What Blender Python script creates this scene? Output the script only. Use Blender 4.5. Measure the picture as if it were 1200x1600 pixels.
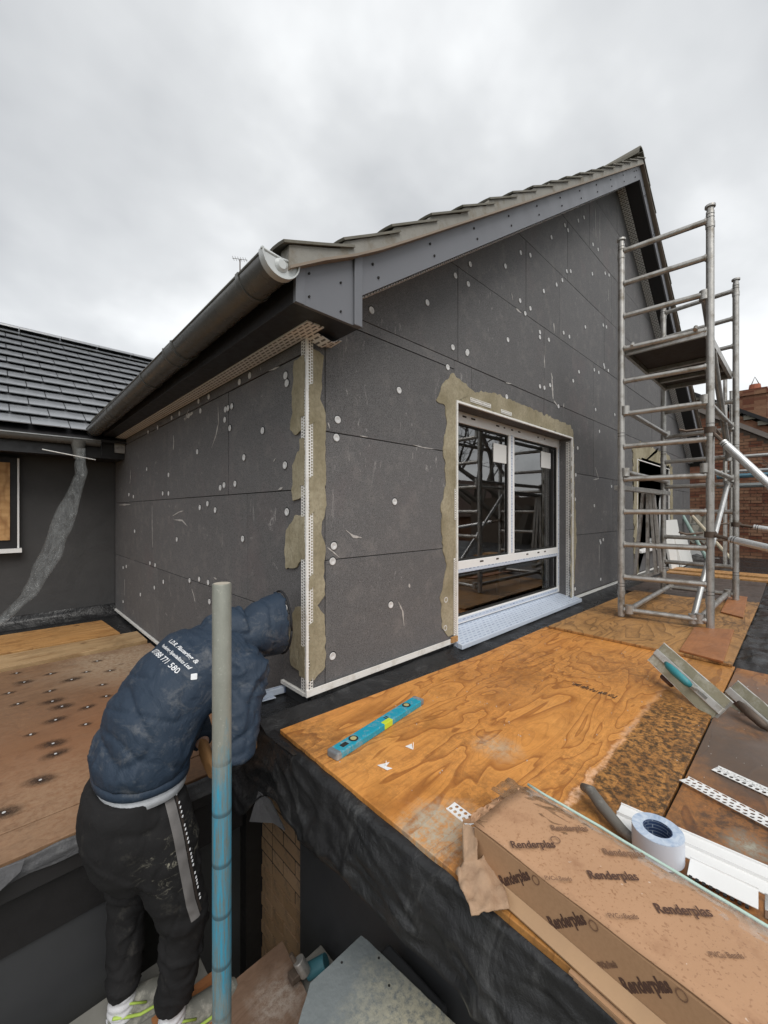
import bpy, bmesh, math, random
from mathutils import Vector, Matrix, noise
from mathutils.bvhtree import BVHTree
random.seed(7)
R = math.radians
for o in list(bpy.data.objects): bpy.data.objects.remove(o)
S = bpy.context.scene
C = S.collection

# ------------------------------------------------------------------ camera, sky, sun, exposure
# eye height is z = 0; the gable wall runs along X, the eaves wall along Y
YAW = R(46.1)
cd = bpy.data.cameras.new('camera'); cam = bpy.data.objects.new('camera', cd); C.objects.link(cam)
cd.sensor_fit = 'HORIZONTAL'; cd.sensor_width = 36; cd.lens = 36 * 633 / 1200
cd.clip_start = 0.02; cd.clip_end = 2000
cam.location = (0, 0, 0); cam.rotation_euler = (R(90), 0, YAW - R(90))
S.camera = cam

W = bpy.data.worlds.new('World'); S.world = W; W.use_nodes = True
nt = W.node_tree; nt.nodes.clear()
def wn(t, **k):
    n = nt.nodes.new(t)
    for a, b in k.items(): setattr(n, a, b)
    return n
SUN_EL, SUN_AZ = R(52), R(245)
out = wn('ShaderNodeOutputWorld'); bg = wn('ShaderNodeBackground')
sky = wn('ShaderNodeTexSky', sky_type='NISHITA', sun_disc=False, sun_elevation=SUN_EL, sun_rotation=R(90) - SUN_AZ)
sk = wn('ShaderNodeMix', data_type='RGBA', blend_type='MULTIPLY'); sk.inputs[0].default_value = 1
sk.inputs[7].default_value = (.1, .1, .1, 1)
nt.links.new(sky.outputs[0], sk.inputs[6])
tc = wn('ShaderNodeTexCoord')
sep = wn('ShaderNodeSeparateXYZ'); nt.links.new(tc.outputs['Generated'], sep.inputs[0])
def wm(op, a, b=None, clamp=False):
    n = wn('ShaderNodeMath', operation=op); n.use_clamp = clamp
    for i, v in enumerate((a, b)):
        if v is None: continue
        if isinstance(v, (int, float)): n.inputs[i].default_value = v
        else: nt.links.new(v, n.inputs[i])
    return n.outputs[0]
# cloud deck: direction projected on a flat layer overhead
zz = wm('ADD', wm('MAXIMUM', sep.outputs[2], 0.0), 0.42)
cx = wm('DIVIDE', sep.outputs[0], zz); cy = wm('DIVIDE', sep.outputs[1], zz)
cb = wn('ShaderNodeCombineXYZ'); nt.links.new(cx, cb.inputs[0]); nt.links.new(cy, cb.inputs[1])
n1 = wn('ShaderNodeTexNoise'); n1.inputs['Scale'].default_value = 1.35; n1.inputs['Detail'].default_value = 5; n1.inputs['Roughness'].default_value = .52
n1.inputs['Distortion'].default_value = .25
n2 = wn('ShaderNodeTexNoise'); n2.inputs['Scale'].default_value = 5; n2.inputs['Detail'].default_value = 5
mp = wn('ShaderNodeMapping'); mp.inputs['Location'].default_value = (3.1, 1.7, 0)
nt.links.new(cb.outputs[0], mp.inputs[0])
nt.links.new(mp.outputs[0], n1.inputs['Vector']); nt.links.new(mp.outputs[0], n2.inputs['Vector'])
v = wm('ADD', wm('MULTIPLY', n1.outputs[0], .8), wm('MULTIPLY', n2.outputs[0], .2))
low = wm('SUBTRACT', 1.0, wm('MULTIPLY', sep.outputs[2], 1.9), True)          # brighter low down, as under any thick overcast
v = wm('ADD', v, wm('MULTIPLY', low, .17))
cr = wn('ShaderNodeValToRGB'); e = cr.color_ramp.elements
e[0].position = .36; e[0].color = (.355, .365, .375, 1)
e[1].position = .76; e[1].color = (.80, .81, .81, 1)
k = e.new(.54); k.color = (.50, .51, .515, 1)
nt.links.new(v, cr.inputs[0])
mx = wn('ShaderNodeMix', data_type='RGBA'); mx.inputs[0].default_value = .92
nt.links.new(sk.outputs[2], mx.inputs[6]); nt.links.new(cr.outputs[0], mx.inputs[7])
nt.links.new(mx.outputs[2], bg.inputs[0]); bg.inputs[1].default_value = 1.0
nt.links.new(bg.outputs[0], out.inputs[0])

sd = bpy.data.lights.new('sun', 'SUN'); sd.energy = 1.3; sd.angle = R(40); sd.color = (1, .97, .92)
sun = bpy.data.objects.new('sun', sd); C.objects.link(sun)
sdir = Vector((math.cos(SUN_EL) * math.cos(SUN_AZ), math.cos(SUN_EL) * math.sin(SUN_AZ), math.sin(SUN_EL)))
sun.rotation_euler = sdir.to_track_quat('Z', 'Y').to_euler()
S.view_settings.view_transform = 'Standard'; S.view_settings.look = 'None'
S.view_settings.gamma = 1; S.view_settings.exposure = 0.7
S.cycles.max_bounces = 7; S.cycles.diffuse_bounces = 4; S.cycles.glossy_bounces = 3; S.cycles.transparent_max_bounces = 12
S.cycles.caustics_reflective = False; S.cycles.caustics_refractive = False

# ------------------------------------------------------------------ measuring helpers (points on real planes)
F_ = 633.; CA, SA = math.cos(YAW), math.sin(YAW)
def ray(x, y):
    t = (x - 600) / F_
    return Vector((CA + SA * t, SA - CA * t, (800 - y) / F_))
def onX(x, y, v): r = ray(x, y); return r * (v / r.x)
def onY(x, y, v): r = ray(x, y); return r * (v / r.y)
def onZ(x, y, v): r = ray(x, y); return r * (v / r.z)
def atD(x, y, d): return ray(x, y) * d

# ------------------------------------------------------------------ object helpers
def root_of(o):
    while o.parent: o = o.parent
    return o
def thing(name, label, cat, loc=(0, 0, 0), group=None, kind=None):
    o = bpy.data.objects.new(name, None); C.objects.link(o); o.location = loc; o.empty_display_size = .1
    tag(o, label, cat, group, kind); return o
def tag(o, label=None, cat=None, group=None, kind=None):
    if label: o['label'] = label
    if cat: o['category'] = cat
    if group: o['group'] = group
    if kind: o['kind'] = kind
    return o
def link(name, me, mat, parent=None):
    o = bpy.data.objects.new(name, me); C.objects.link(o)
    if mat and not me.materials: me.materials.append(mat)
    if parent: o.parent = parent
    return o
class MB:
    def __init__(s): s.v = []; s.f = []
    def quad(s, a, b, c, d): s.poly([a, b, c, d])
    def poly(s, pts):
        i = len(s.v); s.v += [Vector(p) for p in pts]; s.f.append(tuple(range(i, i + len(pts))))
    def box(s, a, b):
        a, b = Vector(a), Vector(b); i = len(s.v)
        for z in (a.z, b.z):
            for x, y in ((a.x, a.y), (b.x, a.y), (b.x, b.y), (a.x, b.y)): s.v.append(Vector((x, y, z)))
        s.f += [tuple(i + k for k in q) for q in ((0, 3, 2, 1), (4, 5, 6, 7), (0, 1, 5, 4), (1, 2, 6, 5), (2, 3, 7, 6), (3, 0, 4, 7))]
    def obox(s, o, ax, ay, az):
        o, ax, ay, az = Vector(o), Vector(ax), Vector(ay), Vector(az); i = len(s.v)
        for z in (0, 1):
            for x, y in ((0, 0), (1, 0), (1, 1), (0, 1)): s.v.append(o + ax * x + ay * y + az * z)
        fs = ((0, 3, 2, 1), (4, 5, 6, 7), (0, 1, 5, 4), (1, 2, 6, 5), (2, 3, 7, 6), (3, 0, 4, 7))
        if ax.cross(ay).dot(az) < 0: fs = [tuple(reversed(q)) for q in fs]
        s.f += [tuple(i + k for k in q) for q in fs]
    def prism(s, pts, d):
        d = Vector(d); n = len(pts); i = len(s.v); pts = [Vector(p) for p in pts]
        nn = Vector()
        for k in range(n): nn += (pts[k] - pts[0]).cross(pts[(k + 1) % n] - pts[0])
        if nn.dot(d) > 0: pts = pts[::-1]
        s.v += pts + [p + d for p in pts]
        s.f.append(tuple(i + k for k in range(n))); s.f.append(tuple(i + n + k for k in reversed(range(n))))
        for k in range(n):
            j = (k + 1) % n; s.f.append((i + k, i + n + k, i + n + j, i + j))
    def tube(s, pts, r, n=12, cap=True, hollow=0):
        pts = [Vector(p) for p in pts]
        rs = r if isinstance(r, (list, tuple)) else [r] * len(pts)
        d0 = (pts[1] - pts[0]).normalized(); up = Vector((0, 0, 1)) if abs(d0.z) < .9 else Vector((1, 0, 0))
        u = d0.cross(up).normalized(); rings = []
        for k, p in enumerate(pts):
            d = (pts[min(k + 1, len(pts) - 1)] - pts[max(k - 1, 0)]).normalized()
            u = (u - d * u.dot(d)).normalized(); w = d.cross(u); i = len(s.v)
            for j in range(n):
                a = 2 * math.pi * j / n; s.v.append(p + (u * math.cos(a) + w * math.sin(a)) * rs[k])
            rings.append(i)
        for a, b in zip(rings, rings[1:]):
            for j in range(n): q = (j + 1) % n; s.f.append((a + j, a + q, b + q, b + j))
        if cap:
            s.f.append(tuple(reversed(range(rings[0], rings[0] + n)))); s.f.append(tuple(range(rings[-1], rings[-1] + n)))
    def loft(s, rings, cap=True):
        idx = []
        for rg in rings: idx.append(len(s.v)); s.v += [Vector(p) for p in rg]
        n = len(rings[0])
        for a, b in zip(idx, idx[1:]):
            for j in range(n): q = (j + 1) % n; s.f.append((a + j, a + q, b + q, b + j))
        if cap: s.f.append(tuple(reversed(range(idx[0], idx[0] + n)))); s.f.append(tuple(range(idx[-1], idx[-1] + n)))
    def grid(s, fn, nu, nv):
        i = len(s.v)
        for a in range(nu + 1):
            for b in range(nv + 1): s.v.append(Vector(fn(a / nu, b / nv)))
        for a in range(nu):
            for b in range(nv):
                p = i + a * (nv + 1) + b; s.f.append((p, p + nv + 1, p + nv + 2, p + 1))
    def mesh(s, name, off=Vector()):
        me = bpy.data.meshes.new(name); me.from_pydata([tuple(v - off) for v in s.v], [], s.f); me.update(); return me
    def build(s, name, mat, parent=None, smooth=False, bev=0, solid=0, fix=False, sub=0):
        off = root_of(parent).location.copy() if parent else Vector()
        me = s.mesh(name, off)
        if fix:
            b = bmesh.new(); b.from_mesh(me); bmesh.ops.remove_doubles(b, verts=b.verts, dist=1e-5)
            bmesh.ops.recalc_face_normals(b, faces=b.faces); b.to_mesh(me); b.free()
        if smooth:
            for p in me.polygons: p.use_smooth = True
        o = link(name, me, mat, parent)
        if smooth == 'auto':
            m = o.modifiers.new('es', 'EDGE_SPLIT'); m.split_angle = R(40)
        if solid: m = o.modifiers.new('so', 'SOLIDIFY'); m.thickness = solid; m.offset = 0
        if bev: m = o.modifiers.new('bv', 'BEVEL'); m.width = bev; m.segments = 2; m.limit_method = 'ANGLE'
        if sub: m = o.modifiers.new('sd', 'SUBSURF'); m.levels = m.render_levels = sub
        return o
def inst(name, me, mat, parent, M):
    o = link(name, me, mat, parent)
    off = root_of(parent).location if parent else Vector()
    o.matrix_local = Matrix.Translation(-off) @ M
    return o
def frameM(o, x, z):
    x = Vector(x).normalized(); z = Vector(z).normalized(); y = z.cross(x)
    return Matrix(((x.x, y.x, z.x, o[0]), (x.y, y.y, z.y, o[1]), (x.z, y.z, z.z, o[2]), (0, 0, 0, 1)))
def nz(p, s=1., seed=0): return noise.noise(Vector(p) * s + Vector((seed * 13.7, seed * 5.1, seed * 3.3)))
def jag(pts, step=.02, amp=.006, seed=0):
    """closed polygon with a rough, hand-trowelled outline"""
    out = []; n = len(pts)
    for k in range(n):
        a, b = Vector(pts[k]), Vector(pts[(k + 1) % n]); m = max(1, int((b - a).length / step))
        for q in range(m):
            p = a.lerp(b, q / m)
            out.append(p + Vector((nz(p, 25, seed), nz(p, 25, seed + 1), nz(p, 25, seed + 2))) * amp * 2)
    return out

# ------------------------------------------------------------------ materials
class M_:
    def __init__(s, name, rough=.6, metal=0, spec=.5):
        s.m = bpy.data.materials.new(name); s.m.use_nodes = True; s.t = s.m.node_tree
        s.b = s.t.nodes['Principled BSDF']; s.b.inputs['Roughness'].default_value = rough
        s.b.inputs['Metallic'].default_value = metal; s.b.inputs['Specular IOR Level'].default_value = spec
        s.tc = s.n('ShaderNodeTexCoord')
    def n(s, t, **k):
        x = s.t.nodes.new(t)
        for a, b in k.items(): setattr(x, a, b)
        return x
    def set(s, sock, v):
        if v is None: return
        if isinstance(v, (int, float)): sock.default_value = v
        elif isinstance(v, (tuple, list)): sock.default_value = v if len(v) == len(sock.default_value) else (*v, 1)
        else: s.t.links.new(v, sock)
    def co(s, scale=(1, 1, 1), loc=(0, 0, 0), rot=(0, 0, 0)):
        m = s.n('ShaderNodeMapping'); m.inputs['Scale'].default_value = scale; m.inputs['Location'].default_value = loc; m.inputs['Rotation'].default_value = rot
        s.t.links.new(s.tc.outputs['Object'], m.inputs[0]); return m.outputs[0]
    def noise(s, scale, detail=4, rough=.55, dist=0, co=None, c=False):
        x = s.n('ShaderNodeTexNoise'); x.inputs['Scale'].default_value = scale; x.inputs['Detail'].default_value = detail
        x.inputs['Roughness'].default_value = rough; x.inputs['Distortion'].default_value = dist
        s.t.links.new(co or s.tc.outputs['Object'], x.inputs['Vector']); return x.outputs[1 if c else 0]
    def vor(s, scale, co=None, feat='F1', out=0):
        x = s.n('ShaderNodeTexVoronoi', feature=feat); x.inputs['Scale'].default_value = scale
        s.t.links.new(co or s.tc.outputs['Object'], x.inputs['Vector']); return x.outputs[out]
    def math(s, op, a, b=None, clamp=False):
        x = s.n('ShaderNodeMath', operation=op); x.use_clamp = clamp; s.set(x.inputs[0], a)
        if b is not None: s.set(x.inputs[1], b)
        return x.outputs[0]
    def ramp(s, f, *st, interp='LINEAR'):
        x = s.n('ShaderNodeValToRGB'); r = x.color_ramp; r.interpolation = interp
        while len(r.elements) < len(st): r.elements.new(.5)
        for el, (p, c) in zip(r.elements, st):
            el.position = p; el.color = (c, c, c, 1) if isinstance(c, (int, float)) else (*c, 1)
        s.set(x.inputs[0], f); return x.outputs[0]
    def mix(s, f, a, b, mode='MIX'):
        x = s.n('ShaderNodeMix', data_type='RGBA', blend_type=mode)
        s.set(x.inputs[0], f); s.set(x.inputs[6], a); s.set(x.inputs[7], b); return x.outputs[2]
    def col(s, v): s.set(s.b.inputs['Base Color'], v); return s
    def rough(s, v): s.set(s.b.inputs['Roughness'], v); return s
    def bump(s, h, strength=.3, dist=.01):
        x = s.n('ShaderNodeBump'); x.inputs['Strength'].default_value = strength; x.inputs['Distance'].default_value = dist
        s.set(x.inputs['Height'], h)
        if s.b.inputs['Normal'].is_linked: s.t.links.new(s.b.inputs['Normal'].links[0].from_socket, x.inputs['Normal'])
        s.t.links.new(x.outputs[0], s.b.inputs['Normal']); return s
    def near(s, c, r0, r1, sc=(1, 1, 1)):
        """1 inside radius r0 of point c, 0 outside r1 (noisy edge)"""
        d = s.n('ShaderNodeVectorMath', operation='DISTANCE')
        mm = s.n('ShaderNodeVectorMath', operation='MULTIPLY'); s.t.links.new(s.tc.outputs['Object'], mm.inputs[0]); mm.inputs[1].default_value = sc
        s.t.links.new(mm.outputs[0], d.inputs[0]); d.inputs[1].default_value = tuple(a * b for a, b in zip(c, sc))
        v = s.math('ADD', d.outputs['Value'], s.math('MULTIPLY', s.math('SUBTRACT', s.noise(9, 5, .7), .5), r1 * 1.1))
        return s.ramp(s.math('DIVIDE', v, r1), (r0 / r1, 1.), (1, 0.))
def plain(name, c, rough=.6, metal=0, var=.12, scale=14, bump=.15, spec=.5, dirt=None):
    m = M_(name, rough, metal, spec)
    n = m.noise(scale, 6, .65)
    col = m.mix(n, tuple(x * (1 - var * 1.6) for x in c), tuple(min(1, x * (1 + var * 1.6)) for x in c))
    if dirt: col = m.mix(m.ramp(m.noise(scale * .45, 7, .7), (.5, 0.), (.66, dirt[1])), col, dirt[0])
    m.col(col); m.rough(m.ramp(m.noise(scale * 2, 3), (.2, max(0, rough - .1)), (.8, min(1, rough + .12))))
    if bump: m.bump(m.noise(scale * 6, 4), bump, .003)
    return m.m

def eps_mat(name, base, dust=.12):
    m = M_(name, .8, spec=.25)
    bead = m.vor(230); big = m.noise(1.1, 5, .6); mid = m.noise(9, 6, .7)
    col = m.ramp(bead, (.1, tuple(x * 1.35 for x in base)), (.55, base), (.9, tuple(x * .45 for x in base)))
    col = m.mix(m.ramp(m.noise(210, 3, .7), (.36, .5), (.56, 0.)), col, tuple(x * .45 for x in base))
    col = m.mix(m.ramp(m.noise(170, 3, .7, co=m.co(loc=(3, 1, 2))), (.54, 0.), (.74, .5)), col, tuple(min(1, x * 2.1) for x in base))
    col = m.mix(m.ramp(big, (.35, .25), (.65, 0.)), col, tuple(x * .65 for x in base))
    col = m.mix(m.ramp(mid, (.52, 0.), (.75, dust)), col, (.36, .33, .31))
    st = m.noise(7, 7, .75, 1.2, co=m.co((1, 1, .32), (4, 2, 9)))
    col = m.mix(m.ramp(st, (.665, 0.), (.73, .5)), col, (.55, .52, .5))
    col = m.mix(m.ramp(m.noise(2.3, 3, co=m.co(loc=(8, 3, 1))), (.58, 0.), (.75, .35)), col, tuple((base[0] * 1.15, base[1] * .95, base[2] * .95)))
    oi = m.n('ShaderNodeObjectInfo'); col = m.mix(1., col, m.ramp(oi.outputs['Random'], (0., .86), (1., 1.)), 'MULTIPLY')
    sc = m.noise(16, 8, .8, 2.2, co=m.co((1, .35, .35), (1, 7, 3), (.5, .6, 0)))
    col = m.mix(m.math('MULTIPLY', m.ramp(sc, (.60, 0.), (.66, .65)), m.ramp(m.noise(1.6, 3), (.42, 0.), (.56, 1.))), col, (.46, .44, .43))
    m.col(col); m.bump(bead, .22, .002); m.bump(m.noise(3, 3), .2, .01)
    return m.m
EPS_G = eps_mat('graphite_foam_gable', (.156, .153, .155), .24)
EPS_L = EPS_G

def ply(name, light, dark, line, scale=1., off=(0, 0, 0), mold=0., rot=0, wear=(), speck=0., grain=1., band=False):
    m = M_(name, .5, spec=.45)
    co = m.co((1.0 * scale, 3.4 * scale, 1), off, (0, 0, rot))
    w = m.noise(1.15, 3, .5, .55, co=co)
    saw = m.math('FRACT', m.math('MULTIPLY', w, 9.0))
    lines = m.ramp(saw, (0., 1.), (.07, .75), (.20, .35), (.5, .08), (.93, 0.), (1., .95))
    fine = m.noise(26, 4, .7, co=m.co((.25, 3, 1), off, (0, 0, rot)))
    col = m.mix(m.noise(2.2, 5, .6), light, dark)
    col = m.mix(m.math('MULTIPLY', lines, .75 * grain), col, line)
    col = m.mix(m.ramp(fine, (.35, .35), (.7, 0.)), col, tuple(x * .62 for x in dark))
    fl = m.math('FRACT', m.math('MULTIPLY', w, 41.0)); col = m.mix(m.ramp(fl, (0., .28), (.3, 0.), (1., 0.)), col, line)
    damp = m.noise(3.3, 6, .65, .4, co=m.co(loc=(off[0] + 3, off[1] + 9, 0))); col = m.mix(m.ramp(damp, (.52, 0.), (.66, .42)), col, tuple(x * .42 for x in dark))
    vk = m.n('ShaderNodeTexVoronoi'); vk.inputs['Scale'].default_value = 1.0
    m.t.links.new(m.co((2.2, 3.2, 0), off), vk.inputs['Vector'])
    kn = m.ramp(vk.outputs[0], (.03, 1.), (.055, .55), (.08, 0.))
    col = m.mix(kn, col, (.08, .03, .012))
    sp = m.noise(75, 3, .8)
    if mold:
        zone = m.ramp(m.noise(1.7, 5, .6, co=m.co(loc=(off[0] + 5, 2, 0))), (.42 , 0.), (.6, 1.))
        col = m.mix(m.math('MULTIPLY', m.math('MULTIPLY', zone, m.ramp(m.noise(38, 6, .8), (.44, 0.), (.56, 1.))), mold), col, (.035, .025, .018))
    col = m.mix(m.ramp(m.noise(120, 3, .8), (.62, 0.), (.7, .35 + speck)), col, (.09, .045, .02))
    for (c, r0, r1, wc, st, spotty) in wear:
        f = m.near(c, r0, r1)
        if spotty: f = m.math('MULTIPLY', f, m.ramp(m.noise(45, 6, .8), (.40, .15), (.58, 1.)))
        col = m.mix(m.math('MULTIPLY', f, st), col, wc)
    if band:   # torn veneer line, with a damp blackened zone on one side of it
        xyz = m.n('ShaderNodeSeparateXYZ'); m.t.links.new(m.co(loc=(0, 0, 0)), xyz.inputs[0])
        xw = m.math('ADD', xyz.outputs[0], 1.69); yw = m.math('ADD', xyz.outputs[1], 0.)
        yy = m.math('ADD', xyz.outputs[1], m.math('MULTIPLY', m.math('SUBTRACT', m.noise(14, 5, .7), .5), .07))
        zone = m.ramp(yy, (.47, 1.), (.50, 0.)); zx = m.ramp(m.math('DIVIDE', xyz.outputs[0], 3.), (.40, 0.), (.46, 1.), (.72, 1.), (.82, .2))
        col = m.mix(m.math('MULTIPLY', zone, .35), col, (.25, .15, .055))
        col = m.mix(m.math('MULTIPLY', m.math('MULTIPLY', zone, zx), m.ramp(m.noise(42, 6, .82), (.42, 0.), (.56, .9))), col, (.035, .024, .014))
        ed = m.ramp(yy, (.478, 0.), (.486, 1.), (.497, 1.), (.505, 0.)); tx = m.ramp(m.math('DIVIDE', xyz.outputs[0], 3.), (.39, .95), (.55, .6), (.75, .25))
        col = m.mix(m.math('MULTIPLY', m.math('MULTIPLY', ed, tx), m.ramp(m.noise(50, 4, .7), (.4, .3), (.55, 1.))), col, (.85, .52, .32))
    m.col(col); m.rough(m.ramp(m.noise(5, 5), (.3, .36), (.7, .62)))
    m.bump(lines, .12, .004); m.bump(sp, .12, .002)
    return m.m
OR_L, OR_D, OR_K = (.88, .43, .125), (.62, .235, .045), (.24, .07, .014)
DARKWET = (.045, .026, .018)
PLY_A = ply('ply_orange', OR_L, OR_D, OR_K, 1.25, (0, 0, 0), .35, R(-6), band=True, wear=[
    ((.885, .70, -.88), .05, .15, (.46, .43, .34), .9, True), ((1.35, .80, -.88), .02, .10, (.50, .44, .33), .6, True),
    
    ((2.55, .65, -.88), .1, .45, (.16, .08, .04), .6, True), ((.85, 1.3, -.88), .05, .2, (.1, .05, .02), .5, True), ((1.9, 1.02, -.88), .05, .3, (.2, .11, .05), .45, True)])
PLY_B = ply('ply_mouldy', (.60, .34, .13), (.42, .20, .065), (.10, .05, .02), 1.1, (4, 3, 0), .95, R(4), speck=.3)
PLY_C = ply('ply_dark_wet', (.50, .24, .08), (.33, .13, .04), (.14, .05, .02), 1., (7, 1, 0), .5, R(-4), wear=[
    ((1.95, .12, -.88), .18, .40, (.10, .075, .06), .9, False), ((1.5, .1, -.88), .1, .26, (.07, .045, .03), .9, True), ((2.5, .1, -.88), .2, .5, (.16, .12, .10), .85, False),
    ((1.43, .10, -.88), .01, .07, (.38, .36, .29), .9, True)])
PLY_D = ply('ply_soaked', (.13, .10, .085), (.085, .06, .05), (.04, .03, .025), .8, (2, 8, 0), .5)
PLY_PAD = ply('ply_red_pad', (.46, .20, .085), (.38, .155, .06), (.22, .08, .03), .6, (1, 5, 0), .1, grain=.5)
PLY_L = ply('ply_footworn', (.34, .205, .118), (.215, .115, .06), (.13, .065, .035), .9, (5, 5, 0), .25, grain=.55, wear=[
    ((.5, 2.6, -1.16), .3, .9, (.27, .12, .055), .6, False), ((.75, 3.7, -1.16), .2, .6, (.50, .40, .29), .7, True), ((.1, 3.3, -1.16), .2, .8, (.17, .10, .06), .6, True),
    ((.2, 2.15, -1.16), .1, .5, (.40, .27, .17), .5, True)])
PLANK_NEW = ply('pine_new', (.62, .36, .15), (.50, .25, .08), (.3, .13, .04), .8, (9, 2, 0), .3)
PLANK_PALE = ply('pine_pale', (.56, .40, .23), (.46, .29, .14), (.26, .14, .06), .5, (3, 9, 0), .15)
PLY_LOW = ply('ply_grey_brown', (.26, .17, .12), (.19, .115, .075), (.10, .055, .03), 1., (2, 2, 0), .1, grain=.4,
    wear=[((.75, 1.33, -1.74), .03, .13, (.45, .40, .35), .7, True)])

def membrane(name, base=.016, rough=.30, b=.6, dust=.20):
    m = M_(name, rough, spec=.5)
    n = m.noise(9, 8, .7, .6)
    c = m.mix(n, (base * .6, base * .6, base * .62), (base * 1.5, base * 1.5, base * 1.6))
    c = m.mix(m.ramp(m.noise(6, 9, .8, .8, co=m.co((1, 1, .6))), (.54, 0.), (.66, dust)), c, (.22, .22, .215))
    m.col(c); m.rough(m.ramp(m.noise(4, 5), (.3, rough - .16), (.7, rough + .25)))
    m.bump(m.noise(3.5, 6, .6, .5), b, .03); m.bump(m.noise(22, 6, .7, 1.2), .45, .008)
    return m.m
MEMB = membrane('roof_membrane'); MEMB_WET = membrane('roof_membrane_wet', .014, .22, .8, .12)
m = M_('breather_membrane', .75, spec=.3)
m.col(m.mix(m.noise(3, 6, .7), (.045, .045, .046), (.085, .084, .084))); m.bump(m.noise(2.2, 4, .5, .6), .6, .03); m.bump(m.noise(200, 2), .2, .001); BREATH = m.m
BOARD_GREY = plain('grey_cladding', (.15, .155, .172), .45, var=.05, scale=4, bump=.03)
BOARD_EDGE = BOARD_GREY
SOFFIT = plain('black_soffit', (.018, .017, .018), .42, var=.1, bump=.05)
PVCW = plain('white_pvc', (.80, .79, .76), .4, var=.04, scale=30, bump=.02, dirt=((.35, .3, .22), .35))
PVC_BRIGHT = plain('clean_white_pvc', (.82, .82, .81), .35, var=.02, scale=20, bump=0)
CAP = plain('fixing_cap_plastic', (.62, .62, .62), .55, var=.08, scale=60, bump=.1)
GUT = plain('anthracite_gutter', (.105, .105, .10), .27, var=.10, scale=6, bump=.02, dirt=((.16, .15, .13), .3))
GUT_END = plain('pale_gutter_end', (.55, .57, .57), .3, var=.05, bump=.02)
JOINT = plain('dark_joint', (.018, .017, .016), .9, bump=0)
ALU = plain('weathered_aluminium', (.46, .445, .42), .40, .72, .22, 22, .2, dirt=((.20, .17, .13), .8))
ALU_B = plain('clean_aluminium', (.66, .66, .65), .34, .75, .08, 14, .05)
CLAMP = plain('rusty_clamp', (.12, .09, .07), .6, .5, .3, 40, .3)
m = M_('render_adhesive', .85, spec=.2)
c = m.mix(m.ramp(m.noise(4, 6, .6), (.38, 0.), (.62, 1.)), (.27, .235, .155), (.40, .355, .255)); c = m.mix(m.ramp(m.noise(60, 4, .7), (.3, .5), (.6, 0.)), c, (.17, .145, .09))
m.col(c); m.bump(m.noise(9, 6, .7, .8, co=m.co((1.4, 1.4, .35))), .8, .012); m.bump(m.noise(90, 3), .3, .002); MORTAR = m.m
TILE = plain('slate_grey_tile', (.23, .24, .255), .22, var=.18, scale=3.2, bump=.1, dirt=((.28, .28, .29), .3), spec=.9)
TILE_OLD = plain('old_concrete_tile', (.155, .145, .12), .8, var=.25, scale=9, bump=.4, dirt=((.10, .09, .06), .8))
VERGE = plain('verge_mortar', (.27, .26, .235), .9, var=.12, scale=20, bump=.5, dirt=((.18, .15, .11), .7))
UNDERCLOAK = plain('undercloak_board', (.25, .20, .155), .7, var=.15, scale=12, bump=.2)
GALV = None
m = M_('galvanised_blue_paint', .5, .35)
sp_ = m.n('ShaderNodeSeparateXYZ'); m.t.links.new(m.tc.outputs['Object'], sp_.inputs[0])
g = m.mix(m.noise(24, 7, .75, co=m.co((1, 1, .35))), (.19, .195, .165), (.36, .365, .32)); g = m.mix(m.ramp(m.noise(90, 4, .7), (.6, 0.), (.75, .7)), g, (.50, .48, .42))
h = m.math('ADD', sp_.outputs[2], m.math('MULTIPLY', m.math('SUBTRACT', m.noise(30, 6, .8, co=m.co((1, 1, .22))), .5), .55))
up = m.ramp(m.math('MULTIPLY', m.math('ADD', h, 1.9), .62), (.30, 0.), (.42, 1.), (.715, 1.), (.80, 0.))
rg_ = m.math('FRACT', m.math('MULTIPLY', sp_.outputs[2], 7.4)); rgm = m.ramp(rg_, (0., .75), (.05, .75), (.11, 0.))
blue = m.mix(m.ramp(m.noise(60, 5, .8, co=m.co((2, 2, .12))), (.40, 0.), (.60, 1.)), (.05, .33, .50), (.17, .21, .20))
blue = m.mix(rgm, blue, (.05, .09, .11))
m.col(m.mix(up, g, blue)); m.bump(m.noise(60, 4), .2, .002); GALV = m.m
m = M_('navy_softshell', .62, spec=.35)
c = m.mix(m.noise(4, 5), (.015, .028, .050), (.027, .044, .070))
c = m.mix(m.ramp(m.noise(12, 9, .8, .5, co=m.co((1, .6, 1.2))), (.53, 0.), (.70, .45)), c, (.20, .20, .20)); m.col(c); m.bump(m.noise(9, 6, .6, 1.6, co=m.co((1.6, .6, 1))), .6, .012); m.bump(m.noise(380, 2), .15, .001); NAVY = m.m
m = M_('black_joggers', .85, spec=.2)
c = m.mix(m.noise(5, 5), (.010, .010, .011), (.022, .021, .021))
c = m.mix(m.math('MULTIPLY', m.near((.05, -.11, .66), .03, .13), m.ramp(m.noise(16, 8, .75, .8, co=m.co((1.2, 1, 1.9), rot=(0, -.8, 0))), (.55, 0.), (.63, .75))), c, (.36, .34, .27))
c = m.mix(m.ramp(m.noise(13, 8, .75), (.58, 0.), (.76, .16)), c, (.25, .23, .19)); m.col(c); m.bump(m.noise(7, 5, .6, 1.), .5, .014); JOG = m.m
STRIPE = plain('grey_stripe', (.17, .16, .155), .75, scale=30)
SKIN = plain('skin', (.50, .30, .22), .5, scale=30, var=.06); GLOVE = plain('tan_glove', (.42, .22, .09), .7, scale=50)
SOCK = plain('white_sock', (.62, .62, .64), .9, scale=80, bump=.5, var=.06); SHOE = plain('grey_trainer', (.16, .16, .14), .7, scale=40, dirt=((.5, .48, .42), .6))
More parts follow.
